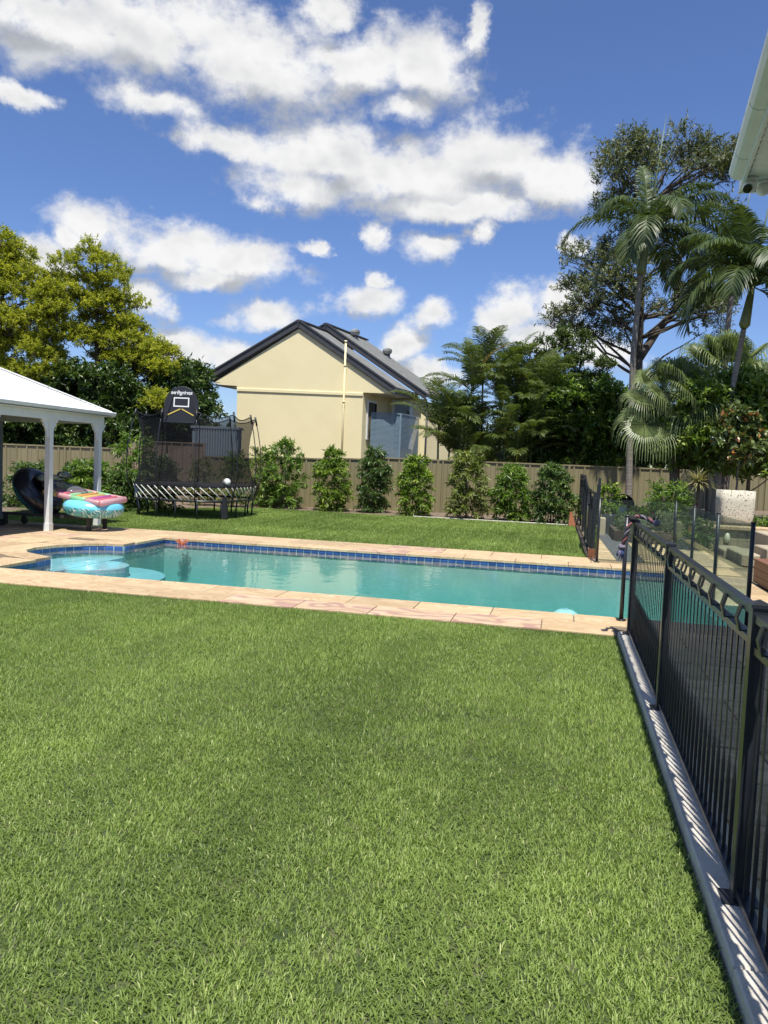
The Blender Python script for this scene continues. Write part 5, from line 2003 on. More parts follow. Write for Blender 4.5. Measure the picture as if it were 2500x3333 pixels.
def frond_mesh(start, dir_h, elev, L, curl, n, ll, lw, r, hang=0.8, petiole=0.12, twist=0.0, flip=0.0):
    """feather frond in local coordinates: midrib arching under its weight, leaflets on both sides"""
    dir_h = norm((dir_h[0], dir_h[1], 0))
    side0 = np.array((-dir_h[1], dir_h[0], 0))
    pts, tans = [], []
    p = np.array(start, float)
    a = elev
    st_n = 22
    for i in range(st_n + 1):
        tn = dir_h * math.cos(a) + np.array((0, 0, 1)) * math.sin(a)
        pts.append(p.copy()); tans.append(tn)
        p = p + tn * L / st_n
        a -= curl / st_n * (0.35 + 1.3 * i / st_n)
    pts, tans = np.array(pts), np.array(tans)
    V, Lp, vv = [], [], []
    for i in range(st_n):                           # midrib as a thin triangular strip
        o = len(V)
        w0, w1 = 0.022 * (1 - i / st_n) + 0.004, 0.022 * (1 - (i + 1) / st_n) + 0.004
        V += [pts[i] - side0 * w0, pts[i] + side0 * w0, pts[i + 1] + side0 * w1, pts[i + 1] - side0 * w1]
        Lp += [o, o + 1, o + 2, o + 3]
        vv.append(0.98)
        o = len(V)
        V += [pts[i] - side0 * w0, pts[i] + np.array((0, 0, -1.6 * w0)), pts[i + 1] + np.array((0, 0, -1.6 * w1)), pts[i + 1] - side0 * w1]
        Lp += [o, o + 1, o + 2, o + 3]
        vv.append(0.7)
    for i in range(n):
        f = petiole + (1 - petiole) * (i + 0.5) / n
        x = f * st_n
        k = min(int(x), st_n - 1)
        c = pts[k] + (pts[k + 1] - pts[k]) * (x - k)
        t = tans[k]
        upv = np.cross(side0, t) * -1
        ln = ll * (0.35 + 0.65 * math.sin(math.pi * min(1, 0.12 + f * 0.92)) ** 0.6) * (0.9 + 0.2 * r.random())
        for sgn in (-1, 1):
            tw = twist + flip * sgn
            sd = side0 * sgn * math.cos(tw) + upv * math.sin(abs(tw)) * (1 if tw * sgn >= 0 else -1)
            d = norm(sd * 0.85 + t * (0.35 + 0.5 * f) + upv * 0.30 + r.normal(size=3) * 0.07)
            wv = norm(np.cross(d, upv + r.normal(size=3) * 0.15)) * lw / 2
            o = len(V)
            g_ = np.array((0, 0, -1.0))
            q0 = c
            q1 = c + d * ln * 0.45 + g_ * ln * hang * 0.10
            q2 = c + d * ln * 0.80 + g_ * ln * hang * 0.38
            q3 = c + d * ln * 0.95 + g_ * ln * hang * 0.62
            V += [q0 - wv * 0.5, q0 + wv * 0.5, q1 + wv, q1 - wv, q2 + wv * 0.8, q2 - wv * 0.8, q3 + wv * 0.1, q3 - wv * 0.1]
            Lp += [o, o + 1, o + 2, o + 3, o + 3, o + 2, o + 4, o + 5, o + 5, o + 4, o + 6, o + 7]
            vv += [min(0.78, 0.1 + 0.6 * r.random())] * 3
    return raw_mesh('frond', np.array(V), np.array(Lp), 4, np.array(vv))


def ringed_trunk(m_, pts, rs, pitch=0.11):
    """trunk as one skin with raised leaf-scar rings"""
    pts = np.array(pts, float)
    seg = np.linalg.norm(np.diff(pts, axis=0), axis=1)
    cum = np.concatenate([[0], np.cumsum(seg)])
    s = np.arange(0, cum[-1], pitch / 3)
    P = np.stack([np.interp(s, cum, pts[:, k]) for k in range(3)], 1)
    Rr = np.interp(s, cum, rs) * (1 + 0.05 * (np.arange(len(s)) % 3 == 0))
    m_.tube(P, list(Rr), 12)


def king_palm(label, base_ab, b, pts_az, crown, fronds, seed, trunk_r=0.125, cs=0.12):
    """pts_az: (a, z) along the trunk up to the crownshaft top; fronds: (azimuth deg, elevation deg, length, curl)"""
    r = np.random.default_rng(seed)
    P = [ng(a, b, z) for a, z in pts_az]
    base = P[0]
    t = thing('king_palm', label, 'palm', tuple(base), 'king palms in the right garden')
    m_ = MB()
    ringed_trunk(m_, [p - base for p in P[:-1]], list(np.linspace(trunk_r * 1.25, trunk_r * 0.88, len(P) - 1)))
    put('trunk', m_.mesh('trunk'), palm_trunk, t)
    m_ = MB()
    a, c = P[-2] - base, P[-1] - base
    m_.tube([a, a + (c - a) * 0.08, a + (c - a) * 0.3, a + (c - a) * 0.75, c], [trunk_r * 0.95, cs * 1.45, cs * 1.25, cs * 0.85, cs * 0.45], 14)
    put('crownshaft', m_.mesh('crownshaft'), crownshaft_m, t)
    for (azd, eld, L, curl) in fronds:
        az = R(azd) + YAW
        me = frond_mesh(c + np.array((0, 0, -0.12)), (math.cos(az), math.sin(az)), R(eld), L, curl, 70, 0.72, 0.042, r, 0.95, 0.10, 0.0)
        put('frond', me, frond_m, t)
    m_ = MB()
    m_.tube([c, c + (c - a) * 1.2, c + (c - a) * 2.4], [0.035, 0.02, 0.006], 6)
    put('spear_leaf', m_.mesh('spear_leaf'), crownshaft_m, t)
    return t


# azimuth 0 = to the right along the neighbour's boundary, 180 = left, 270 = towards the lawn
king_palm('tall king palm with grey ringed trunk in front of the fence, feathery spear above', 0, 26.5,
          [(8.42, -0.05), (8.40, 1.05), (8.33, 3.15), (8.28, 5.76), (8.36, 8.39), (8.52, 9.95)], None,
          [(182, 28, 3.3, 1.9), (200, 62, 2.6, 2.7), (10, 40, 3.3, 1.9), (345, 55, 3.0, 1.7), (30, 25, 3.1, 2.2), (280, 50, 2.8, 2.7), (250, 25, 2.6, 2.6), (80, 45, 3.0, 2.0), (130, 60, 2.6, 1.8), (320, 10, 2.7, 2.0), (95, 82, 2.6, 0.5), (0, 15, 3.2, 2.0), (355, 70, 2.8, 1.6), (20, 58, 3.0, 1.8), (340, -12, 2.6, 1.5), (172, -20, 2.4, 1.3), (235, 0, 2.4, 1.8), (45, -5, 2.6, 1.6)], 11, 0.10)
king_palm('king palm behind the others with its crown near the eave', 0, 28.5,
          [(12.35, -0.05), (12.36, 2.26), (12.25, 6.4), (12.35, 8.3), (12.5, 9.6)], None,
          [(180, 40, 2.9, 1.9), (150, 20, 2.8, 2.0), (215, 30, 2.7, 2.2), (20, 40, 2.9, 1.9), (330, 30, 2.8, 2.1), (270, 55, 2.6, 2.4), (90, 60, 2.6, 1.6), (240, 70, 2.6, 1.5), (60, 30, 2.6, 2), (182, 62, 3.0, 1.8), (172, 15, 3.0, 1.9), (200, 5, 2.8, 2.0), (190, 80, 2.6, 1.2), (205, -20, 2.4, 1.3), (160, 45, 3.0, 1.8)], 12, 0.105)
king_palm('leaning king palm with swollen green crownshaft over the square planter', 0, 21.0,
          [(8.98, 0.45), (9.1, 2.12), (9.33, 4.37), (9.49, 5.69), (9.66, 6.95)], None,
          [(176, 48, 2.6, 2.2), (190, 22, 2.5, 2.3), (165, 70, 2.5, 1.7), (300, 40, 2.3, 2.7), (15, 45, 2.6, 1.9), (345, 20, 2.4, 2.3), (255, 60, 2.2, 2.6), (60, 55, 2.6, 1.8), (110, 50, 2.5, 1.9), (330, -30, 2.0, 1.3), (220, 80, 2.2, 1.0), (182, 5, 2.4, 2.0), (200, 62, 2.4, 2.0), (230, 30, 2.3, 2.3), (280, 10, 2.0, 1.8)], 13, 0.078, 0.10)

# golden cane clump
cane = thing('cane_palm', 'clump of golden cane palms with many arching fronds behind the fence', 'palm', tuple(ng(4.2, 30.3, -0.05)))
r_ = np.random.default_rng(31)
cb = ng(4.2, 30.3, -0.05)
canes = [(2.7, 30.4, 3.3), (3.2, 30.0, 4.6), (3.7, 30.6, 5.3), (4.3, 30.1, 4.3), (4.7, 30.8, 5.0), (5.3, 30.2, 3.9), (5.9, 30.6, 4.2), (3.4, 29.9, 2.5), (4.6, 29.8, 2.6), (5.6, 29.9, 2.4), (2.3, 30.0, 2.2), (6.2, 31.0, 4.6), (3.0, 29.9, 1.6), (4.0, 29.7, 1.7), (5.1, 29.8, 1.6), (6.1, 30.2, 2.6), (2.0, 30.5, 3.0)]
for (a, b, h) in canes:
    q = ng(a, b, 0) - cb
    m_ = MB()
    top = q + np.array((r_.uniform(-0.15, 0.15), r_.uniform(-0.15, 0.15), h))
    ringed_trunk(m_, [q, (q + top) / 2 + np.array((0.05, 0, 0)), top], [0.05, 0.045, 0.035], 0.16)
    put('cane', m_.mesh('cane'), crownshaft_m, cane)
    nf = 12
    for i in range(nf):
        az = YAW + i * 2.4 + r_.uniform(-0.4, 0.4)
        el = R(r_.choice([38, 52, 64, 74, 82]))
        me = frond_mesh(top, (math.cos(az), math.sin(az)), el, r_.uniform(1.9, 2.7), r_.uniform(0.9, 1.7), 44, 0.66, 0.034, r_, 0.85, 0.12, 0.0, 0.3)
        put('frond', me, frond_gold if (a < 3.3 and i in (0, 3)) else frond_cane, cane)


def fan_leaf(c, d, L_pet, rad, r, n=42, roll=0.0):
    """fan leaf: stalk, pleated palm and narrow fingers whose tips hang"""
    V, Lp, vv = [], [], []
    d = norm(d)
    tip = c + d * L_pet + np.array((0, 0, -1)) * L_pet * 0.12
    side = norm(np.cross(d, (0, 0, 1)))
    o = 0
    V += [c - side * 0.02, c + side * 0.02, tip + side * 0.012, tip - side * 0.012]
    Lp += [0, 1, 2, 3]; vv.append(0.5)
    ax = norm(d + np.array((0, 0, -0.25)))
    side = norm(np.cross(ax, (0, 0, 1)))
    s0_ = side
    best = None
    for sg in (-1, 1):                              # the blade turns its face up and to the open side of the garden
        sd_ = s0_ * math.cos(roll * sg) + np.cross(ax, s0_) * math.sin(roll * sg)
        q_ = abs(np.cross(sd_, ax) @ np.array((0.15, -0.6, 0.75)))
        if best is None or q_ > best[0]:
            best = (q_, sd_)
    side = best[1]
    nrm_ = norm(np.cross(side, ax))
    for i in range(n):
        a0 = -2.3 + 4.6 * i / n
        a1 = a0 + 4.6 / n
        am = (a0 + a1) / 2
        ln = rad * (0.75 + 0.25 * math.cos(am * 0.6)) * (0.92 + 0.16 * r.random())

        def dirv(a):
            return ax * math.cos(a) + side * math.sin(a)
        dn = np.array((0, 0, -1.0))
        e0, e1, em = dirv(a0), dirv(a1), dirv(am)
        p0 = tip
        k1 = 0.58
        q0, q1 = tip + e0 * ln * k1 + dn * 0.02 * ln, tip + e1 * ln * k1 + dn * 0.02 * ln
        qm = tip + em * ln * k1 + nrm_ * 0.03 + dn * 0.02 * ln
        o = len(V)
        V += [p0, q0, qm, q1]
        Lp += [o, o + 1, o + 2, o + 2, o, o + 2, o + 3, o + 3]
        w = np.cross(em, nrm_) * ln * 0.019
        m0 = tip + em * ln * 0.80 + dn * ln * 0.07
        t0 = tip + em * ln * 0.95 + dn * ln * (0.22 + 0.08 * r.random())
        t1 = tip + em * ln * 1.0 + dn * ln * (0.50 + 0.22 * r.random())
        v = 0.1 + 0.65 * r.random()
        vv += [v, v]
        o = len(V)
        V += [q0, q1, m0 + w, m0 - w, t0 + w * 0.8, t0 - w * 0.8, t1 + w * 0.3, t1 - w * 0.3]
        Lp += [o, o + 1, o + 2, o + 3, o + 3, o + 2, o + 4, o + 5, o + 5, o + 4, o + 6, o + 7]
        vv += [v] * 3
    return np.array(V), np.array(Lp), np.array(vv)


def fan_mesh(*a, **k):
    V, Lp, vv = fan_leaf(*a, **k)
    # turn the degenerate pleat quads into triangles
    me = bpy.data.meshes.new('fan_leaf')
    faces, vals = [], []
    for f, v in zip(Lp.reshape(-1, 4), vv):
        f = list(dict.fromkeys(f.tolist()))
        faces.append(f)
        vals.append(v)
    me.from_pydata([tuple(q) for q in V], [], faces)
    at = me.attributes.new('v', 'FLOAT', 'FACE')
    at.data.foreach_set('value', np.array(vals, np.float32))
    me.update()
    return me


def fan_palm(label, b, pts_az, leaves, rad, seed):
    r = np.random.default_rng(seed)
    P = [ng(a, b, z) for a, z in pts_az]
    base = P[0]
    t = thing('fan_palm', label, 'palm', tuple(base), 'fan palms in the right garden')
    m_ = MB()
    ringed_trunk(m_, [p - base for p in P], list(np.linspace(0.15, 0.12, len(P))), 0.14)
    put('trunk', m_.mesh('trunk'), bark_grey, t)
    c = P[-1] - base
    for (azd, eld, pet) in leaves:
        az, el = R(azd) + YAW, R(eld)
        roll = r.uniform(0.25, 0.85)
        d = np.array((math.cos(az) * math.cos(el), math.sin(az) * math.cos(el), math.sin(el)))
        put('fan_leaf', fan_mesh(c, d, pet * r.uniform(0.92, 1.08), rad * r.uniform(0.85, 1.1), r, roll=roll), fan_m, t)
    return t


FANS = [(185, 38, 1.2), (192, 12, 1.3), (206, -22, 1.35), (270, -28, 0.55), (250, 22, 0.95), (90, 84, 0.9), (120, 68, 1.0), (60, 62, 1.0), (20, 42, 1.1), (340, 25, 1.0), (300, 52, 0.9), (228, 48, 1.05), (150, 42, 1.1), (212, -36, 1.1), (330, -22, 0.9), (165, 62, 1.05), (0, 8, 1.1), (240, 75, 0.8), (210, 22, 0.9), (285, 5, 0.8), (40, 15, 1.0), (165, -8, 1.2)]
fan_palm('fan palm with long drooping fingered leaves beside the king palm trunk', 22.0, [(8.36, 0.45), (8.30, 1.2), (8.22, 2.09), (8.26, 2.96), (8.35, 3.75)], FANS, 0.74, 51)
fan_palm('darker fan palm standing behind the leaning palm', 25.0, [(11.0, 0.4), (11.05, 2.2), (10.95, 4.9)], [(a + 25, e, p) for a, e, p in FANS], 1.0, 52)

# ------------------------------------------------------------------ trees beyond the fence
gold_leaf = leaf_mat('gold_leaf', (0.085, 0.12, 0.016), (0.49, 0.50, 0.055), (0.66, 0.61, 0.11), 0.47, 0.5, 0.3)
dark_leaf = leaf_mat('dark_leaf', (0.016, 0.042, 0.010), (0.085, 0.14, 0.03), (0.24, 0.30, 0.09), 0.3, 0.32, 0.5)
oak_leaf = leaf_mat('oak_leaf', (0.05, 0.068, 0.034), (0.18, 0.20, 0.10), (0.42, 0.42, 0.33), 0.35, 0.45)
col_leaf = leaf_mat('column_leaf', (0.03, 0.06, 0.016), (0.12, 0.17, 0.045), (0.22, 0.26, 0.07), 0.3, 0.4)
hedge_leaf = leaf_mat('hedge_leaf', (0.024, 0.06, 0.010), (0.15, 0.25, 0.03), (0.36, 0.46, 0.08), 0.38, 0.34)
front_leaf = leaf_mat('front_leaf', (0.035, 0.075, 0.012), (0.23, 0.34, 0.055), (0.50, 0.56, 0.20), 0.38, 0.3)
mag_leaf = leaf_mat('magnolia_leaf', (0.04, 0.07, 0.018), (0.17, 0.22, 0.07), (0.36, 0.14, 0.045), 0.15, 0.3, 0.5)


def tree(name, label, b, base_a, base_z, puffs, mt, trunk_top, leaf, wd, twigs, K, tl, droop, seed, group=None, bark=None, depth=1.0, trunk_r=0.16, updir=0.35, inner=0.45, cat='tree', extra=None):
    """puffs: (a, z, r) in the neighbour's grid; each foliage puff hangs on a limb from the trunk"""
    r = np.random.default_rng(seed)
    rr = random.Random(seed)
    base = ng(base_a, b, base_z)
    t = thing(name, label, cat, tuple(base), group)
    top = ng(trunk_top[0], b, trunk_top[1]) - base
    m_ = MB()
    tp = limb(m_, (0, 0, 0), top, trunk_r, trunk_r * 0.25, 0.03, 10, 16, rr)
    tp = np.array(tp)
    PF = []
    for (a, z, rad) in puffs:
        bb_ = b + rr.uniform(-depth, depth)
        c = ng(a, bb_, z) - base
        PF.append((c, np.array((rad * 1.1, rad * 1.1, rad * 0.85))))
        k = int(np.argmin(np.abs(tp[:, 2] - (c[2] - np.linalg.norm(c[:2] - tp[:, :2].mean(0)) * rr.uniform(0.2, 0.75)))))
        limb(m_, tp[k], c, min(trunk_r * 0.3, 0.012 + 0.016 * np.linalg.norm(c - tp[k])), 0.010, 0.2, 6, 7, rr)
        for _ in range(4):
            e = c + unit(1, r)[0] * rad * 0.9
            limb(m_, c - (c - tp[k]) * 0.12, e, 0.016, 0.005, 0.1, 5, 3, rr)
    if extra:
        for (p, q, r0, r1) in extra:
            s_ = ng(p[0], b + p[2], p[1]) - base
            kk = int(np.argmin(np.abs(tp[:, 2] - s_[2])))
            if np.linalg.norm(tp[kk][:2] - s_[:2]) < 1.2:
                s_ = tp[kk]                          # the fork starts inside the trunk
            limb(m_, s_, ng(q[0], b + q[2], q[1]) - base, r0, r1, 0.06, 9, 7, rr)
    put('trunk', m_.mesh('trunk'), bark or bark_dark, t)
    P_, D_, S_ = crown_leaves(PF, twigs, K, tl, droop, r, updir, inner)
    n = len(P_)
    put('crown', leaf_mesh('crown', P_, D_, leaf * (0.7 + 0.6 * r.random(n)), wd * (0.8 + 0.4 * r.random(n)), S_, r=r), mt, t)
    return t


def fill(puffs, seed, extra, jit=0.5):
    """more, smaller puffs scattered round the given ones"""
    r = random.Random(seed)
    out = list(puffs)
    for _ in range(extra):
        a, z, q = r.choice(puffs)
        out.append((a + r.uniform(-1, 1) * q * jit * 2, z + r.uniform(-1, 0.8) * q * jit * 1.5, q * r.uniform(0.45, 0.75)))
    return out


Y1 = [(-11.79, 9.63, 0.22), (-11.84, 9.21, 0.45), (-12.69, 8.76, 0.5), (-11.16, 8.82, 0.5), (-13.11, 8.2, 0.5), (-12.07, 8.24, 0.6), (-10.91, 8.23, 0.5), (-12.55, 7.56, 0.6), (-11.45, 7.55, 0.66), (-10.53, 7.58, 0.46), (-12.05, 6.8, 0.66), (-10.94, 6.72, 0.6), (-10.33, 6.44, 0.52), (-12.22, 6.07, 0.56), (-11.42, 5.98, 0.66), (-10.32, 5.9, 0.66), (-9.58, 5.81, 0.52), (-9.2, 5.58, 0.52), (-11.53, 5.24, 0.6), (-10.67, 5.16, 0.6), (-9.93, 5.18, 0.6), (-9.07, 4.98, 0.46), (-8.82, 4.92, 0.34)]
tree('golden_tree', 'tall conical golden green tree with puffy fine foliage behind the fence', 31.0, -11.4, -0.05, fill(Y1, 1, 40), gold_leaf, (-11.8, 9.4), 0.12, 0.038, 130, 16, 0.26, 0.12, 101, 'golden green trees on the left', depth=0.9, updir=0.7)
Y0 = [(-15.0, 9.52, 0.5), (-14.53, 9.08, 0.55), (-15.83, 9.38, 0.7), (-14.88, 8.37, 0.75), (-14.05, 8.17, 0.6), (-16.06, 8.21, 0.8), (-13.57, 7.73, 0.6), (-14.63, 7.33, 0.75), (-15.81, 7.05, 0.8), (-13.09, 7.28, 0.5), (-13.68, 6.67, 0.66), (-14.62, 6.28, 0.75), (-14.26, 5.36, 0.66), (-15.45, 5.55, 0.75), (-13.77, 4.44, 0.55), (-14.84, 4.39, 0.66), (-15.9, 10.2, 0.3)]
tree('golden_tree', 'golden green tree rising above the white pavilion roof', 30.0, -14.9, -0.05, fill(Y0, 2, 28), gold_leaf, (-15.0, 9.3), 0.12, 0.038, 130, 16, 0.26, 0.12, 102, 'golden green trees on the left', depth=0.9, updir=0.7)
Y2 = [(-12.74, 7.53, 0.42), (-12.55, 6.83, 0.5), (-12.78, 6.12, 0.6), (-13.43, 5.63, 0.6), (-12.94, 5.06, 0.56), (-12.58, 4.6, 0.45), (-13.1, 6.9, 0.5), (-13.3, 4.3, 0.5)]
tree('golden_tree', 'smaller golden green tree between the two taller golden ones', 29.6, -13.0, -0.05, fill(Y2, 3, 14), gold_leaf, (-12.8, 7.2), 0.12, 0.038, 130, 16, 0.26, 0.12, 103, 'golden green trees on the left', depth=0.6, updir=0.7)
YL = [(-8.8, 3.39, 0.42), (-8.58, 3.75, 0.38), (-8.98, 3.73, 0.32)]
tree('golden_bush', 'small golden bush behind the basketball hoop', 29.4, -8.8, -0.05, YL, gold_leaf, (-8.8, 3.2), 0.12, 0.038, 130, 16, 0.24, 0.12, 104, None, depth=0.3, trunk_r=0.05, updir=0.7)
DKa = [(-12.01, 4.22, 0.83), (-11.3, 3.78, 0.83), (-10.61, 4.27, 0.71), (-10.94, 3.1, 0.94), (-10.01, 3.37, 0.83), (-11.76, 2.95, 0.94), (-10.11, 2.43, 0.83), (-10.93, 2.28, 0.83), (-9.4, 2.57, 0.71)]
tree('evergreen_tree', 'dark glossy evergreen tree below the golden trees behind the fence', 30.2, -10.9, -0.05, fill(DKa, 5, 8), dark_leaf, (-11, 4.0), 0.21, 0.075, 105, 12, 0.36, 0.25, 105, 'dark evergreens on the left', depth=1.0)
DKb = [(-12.59, 3.03, 0.94), (-13.41, 2.76, 0.94), (-14.23, 2.73, 0.94), (-15.2, 2.9, 0.94), (-16.1, 3.1, 1.0), (-13.0, 3.8, 0.8), (-14.6, 3.7, 0.8), (-12.3, 2.2, 0.7), (-13.6, 1.9, 0.7), (-15.0, 1.9, 0.8), (-16.5, 2.0, 0.9)]
tree('evergreen_tree', 'dark evergreen tree seen between the pavilion posts', 29.9, -13.9, -0.05, fill(DKb, 6, 8), dark_leaf, (-13.9, 3.4), 0.21, 0.075, 105, 12, 0.36, 0.25, 106, 'dark evergreens on the left', depth=0.9)
DRr = [(-8.18, 5.01, 0.6), (-7.59, 4.92, 0.48), (-8.4, 4.29, 0.72), (-7.57, 4.21, 0.66), (-7.91, 3.49, 0.78), (-7.19, 3.51, 0.6), (-8.62, 3.34, 0.72), (-7.65, 2.66, 0.72), (-9.33, 2.83, 0.72), (-8.37, 2.52, 0.72), (-8.99, 3.8, 0.6)]
tree('evergreen_tree', 'rounded evergreen tree with whorled leaves behind the trampoline', 31.2, -8.2, -0.05, fill([(a - 0.4, z, q * 0.85) for a, z, q in DRr], 7, 10), dark_leaf, (-8.0, 4.6), 0.22, 0.075, 105, 12, 0.38, 0.2, 107, 'dark evergreens on the left', depth=0.9)

OAK = [(9.81, 15.51, 0.54), (9.44, 15.11, 0.54), (10.61, 15.42, 0.48), (9.14, 14.58, 0.54), (10.13, 14.62, 0.61), (11.8, 15.46, 0.61), (12.61, 15.24, 0.54), (13.66, 15.28, 0.68), (14.47, 15.05, 0.54), (8.98, 13.8, 0.54), (9.93, 13.58, 0.61), (9.29, 13.17, 0.54), (10.82, 14.13, 0.54), (12.93, 14.35, 0.68), (13.86, 14.25, 0.68), (10.3, 11.77, 0.54), (9.41, 11.08, 0.48), (8.22, 10.91, 0.41), (7.55, 11.01, 0.27), (10.87, 11.14, 0.54), (9.05, 10.41, 0.61), (9.99, 10.32, 0.61), (8.03, 9.45, 0.61), (9.1, 9.5, 0.68), (10.18, 9.41, 0.61), (8.35, 8.68, 0.68), (7.43, 8.24, 0.54), (9.42, 8.59, 0.68), (10.51, 8.36, 0.54), (8.0, 7.74, 0.61), (8.93, 7.77, 0.54), (7.04, 8.09, 0.34), (12.36, 8.83, 0.54), (13.15, 9.0, 0.61), (13.97, 8.77, 0.54), (13.62, 7.96, 0.48), (12.85, 9.51, 0.54), (14.33, 9.31, 0.61), (14.89, 9.07, 0.41), (8.27, 9.99, 0.48), (11.69, 10.91, 0.54), (9.91, 7.15, 0.41), (12.0, 13.0, 0.5), (11.2, 12.4, 0.5), (13.4, 12.6, 0.6), (14.6, 12.0, 0.6)]
tree('silky_oak', 'tall open grey green tree with dark forked trunk behind the palms', 34.0, 11.25, -0.05, fill(OAK, 8, 40, 0.7), oak_leaf, (10.85, 13.2), 0.18, 0.052, 56, 13, 0.5, 0.15, 108, None, bark_dark, 1.3, 0.24, 0.5, 0.2,
     extra=[((11.05, 6.6, 0), (12.45, 8.9, 0.3), 0.20, 0.13), ((12.45, 8.9, 0.3), (12.9, 14.2, 0.5), 0.13, 0.03), ((11.9, 7.8, 0.1), (13.9, 8.8, 0), 0.08, 0.03), ((11.0, 7.4, 0), (9.2, 8.8, -0.3), 0.09, 0.03), ((11.0, 8.8, 0), (8.3, 10.6, 0), 0.07, 0.02), ((11.0, 10.6, 0), (9.4, 14.6, 0), 0.08, 0.02)])
for i, (lab, pf, a0) in enumerate((('leftmost slim columnar tree behind the cane palms', [(5.74, 6.42, 0.33), (5.75, 5.7, 0.42), (5.7, 4.9, 0.5), (5.8, 4.1, 0.5)], 5.75),
                                   ('second columnar evergreen behind the cane palms', [(6.33, 6.8, 0.30), (6.49, 6.2, 0.40), (6.47, 5.47, 0.46), (6.5, 4.6, 0.5)], 6.45),
                                   ('tallest columnar evergreen spire behind the hedge trees', [(7.17, 7.5, 0.22), (7.17, 7.1, 0.32), (7.22, 6.6, 0.4), (7.21, 5.99, 0.44), (7.3, 5.26, 0.46), (7.3, 4.6, 0.5)], 7.25),
                                   ('columnar evergreen next to the grey forked tree', [(8.04, 7.2, 0.26), (8.04, 6.8, 0.36), (8.07, 6.2, 0.42), (8.05, 5.5, 0.46), (8.05, 4.7, 0.5)], 8.05),
                                   ('short columnar evergreen beside the king palm trunk', [(9.01, 6.06, 0.33), (8.99, 5.45, 0.42), (9.0, 4.8, 0.46)], 9.0))):
    tree('column_tree', lab, 32.0 + 0.2 * i, a0, -0.05, fill(pf, 110 + i, 5, 0.35), col_leaf, (a0, pf[0][1]), 0.13, 0.055, 120, 12, 0.24, 0.0, 120 + i, 'columnar evergreens on the right', depth=0.3, trunk_r=0.09, updir=0.9)
H1 = [(6.01, 4.08, 0.73), (6.84, 4.35, 0.8), (6.42, 3.25, 0.79), (7.0, 2.5, 0.8), (5.84, 2.62, 0.61), (7.4, 3.3, 0.9), (5.5, 2.0, 0.5), (6.3, 1.8, 0.6)]
H2 = [(7.7, 4.26, 0.8), (8.4, 4.65, 0.7), (8.35, 3.45, 0.85), (7.92, 2.46, 0.8), (9.01, 2.62, 0.73), (8.81, 3.95, 0.73), (8.4, 1.8, 0.6)]
H3 = [(9.68, 3.5, 0.85), (9.98, 2.54, 0.73), (10.69, 2.93, 0.73), (10.89, 3.67, 0.73), (10.2, 4.2, 0.6), (10.4, 2.0, 0.6)]
H4 = [(11.44, 2.6, 0.73), (12.14, 2.99, 0.73), (13.13, 2.79, 0.85), (14.36, 2.6, 0.98), (12.8, 3.8, 0.8), (14.0, 3.9, 0.9), (11.8, 3.8, 0.7), (12.5, 1.9, 0.6)]
for i, (pf, a0, lab, mm) in enumerate(((H1, 6.4, 'bright leafed hedge tree right of the cane palms', hedge_leaf), (H2, 8.2, 'bright leafed hedge tree left of the king palm trunk', hedge_leaf), (H3, 10.2, 'dark hedge tree behind the fan palm', dark_leaf), (H4, 12.8, 'dark hedge tree at the far right behind the planter', dark_leaf))):
    tree('hedge_tree', lab, 30.6 + 0.25 * (i % 2), a0, -0.05, fill(pf, 130 + i, 8), mm, (a0, pf[0][1]), 0.18, 0.07, 105, 12, 0.32, 0.45, 140 + i, 'hedge trees beyond the right fence', depth=0.8, trunk_r=0.1)
RF1 = [(10.08, 4.23, 0.5), (9.43, 4.04, 0.42), (9.88, 3.65, 0.5), (9.13, 3.54, 0.45), (10.24, 3.16, 0.59), (9.51, 2.97, 0.5), (10.2, 2.58, 0.5), (10.33, 1.92, 0.42), (10.8, 3.6, 0.6), (10.9, 2.6, 0.6)]
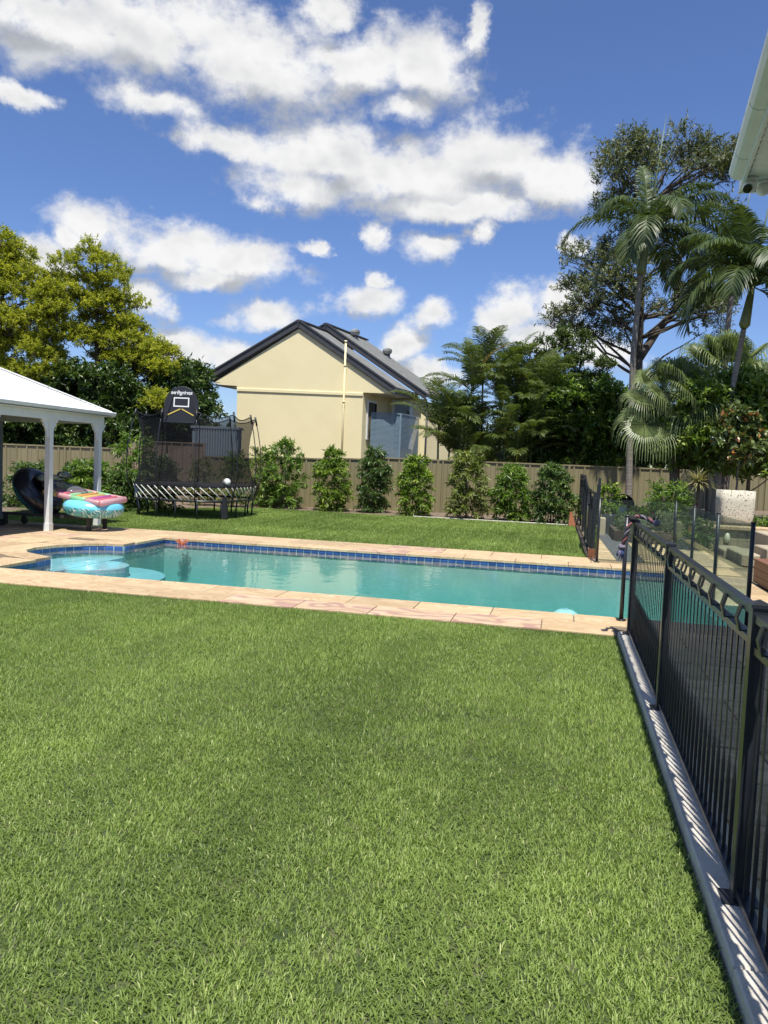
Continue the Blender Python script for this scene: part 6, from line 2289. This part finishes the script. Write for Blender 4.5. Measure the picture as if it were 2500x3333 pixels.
RF2 = [(8.85, 4.02, 0.36), (8.53, 3.76, 0.34), (8.65, 3.27, 0.42), (8.34, 2.92, 0.38), (8.93, 2.86, 0.46), (8.62, 2.52, 0.42), (8.29, 2.34, 0.3), (9.21, 2.37, 0.4), (8.73, 2.1, 0.3), (9.08, 1.91, 0.29)]
tree('leafy_tree', 'glossy bright green tree at the right above the square planter', 21.8, 10.3, 0.45, fill(RF1, 150, 8), front_leaf, (10.2, 3.8), 0.19, 0.075, 190, 12, 0.30, 0.3, 150, None, bark_grey, 0.6, 0.07)
tree('leafy_tree', 'loose bright green tree with long sprays in front of the fan palm', 21.4, 9.0, 0.45, fill(RF2, 151, 6), front_leaf, (8.8, 3.5), 0.18, 0.07, 170, 12, 0.34, 0.3, 151, None, bark_grey, 0.5, 0.05)
MG = [(8.57, 3.22, 0.2), (8.74, 3.08, 0.24), (8.37, 2.84, 0.24), (8.9, 2.86, 0.27), (8.58, 2.62, 0.27), (9.0, 2.49, 0.27), (8.32, 2.54, 0.2), (8.79, 2.25, 0.27), (8.57, 2.17, 0.24), (9.18, 2.19, 0.24)]
tree('magnolia', 'small magnolia with coppery leaf backs growing in the square planter', 19.85, 9.05 * 19.85 / 19 - 0.4, 1.25, [(a * 19.85 / 19, 1.7 + (z - 1.7) * 19.85 / 19, q) for a, z, q in MG], mag_leaf, (9.05, 2.7), 0.19, 0.10, 150, 8, 0.16, 0.1, 152, None, bark_grey, 0.22, 0.03, 0.3, 0.6)

# low wooded skyline far behind the gardens
r_ = np.random.default_rng(77)
nt = 260
TP = []
for i in range(nt):
    a = r_.uniform(-60, 60)
    b = r_.uniform(58, 80)
    h = r_.uniform(2.2, 4.2)
    TP.append((ng(a, b, h * 0.55), np.array((r_.uniform(1.4, 2.6), 1.6, h * 0.5))))
P_, D_, S_ = crown_leaves(TP, 6, 7, 0.7, 0.2, r_, 0.3, 0.3)
tag(put('distant_trees', leaf_mesh('distant_trees', P_, D_, 0.75, 0.42, S_, r=r_), col_leaf), 'low dark line of far off trees beyond the houses', 'trees', kind='stuff')
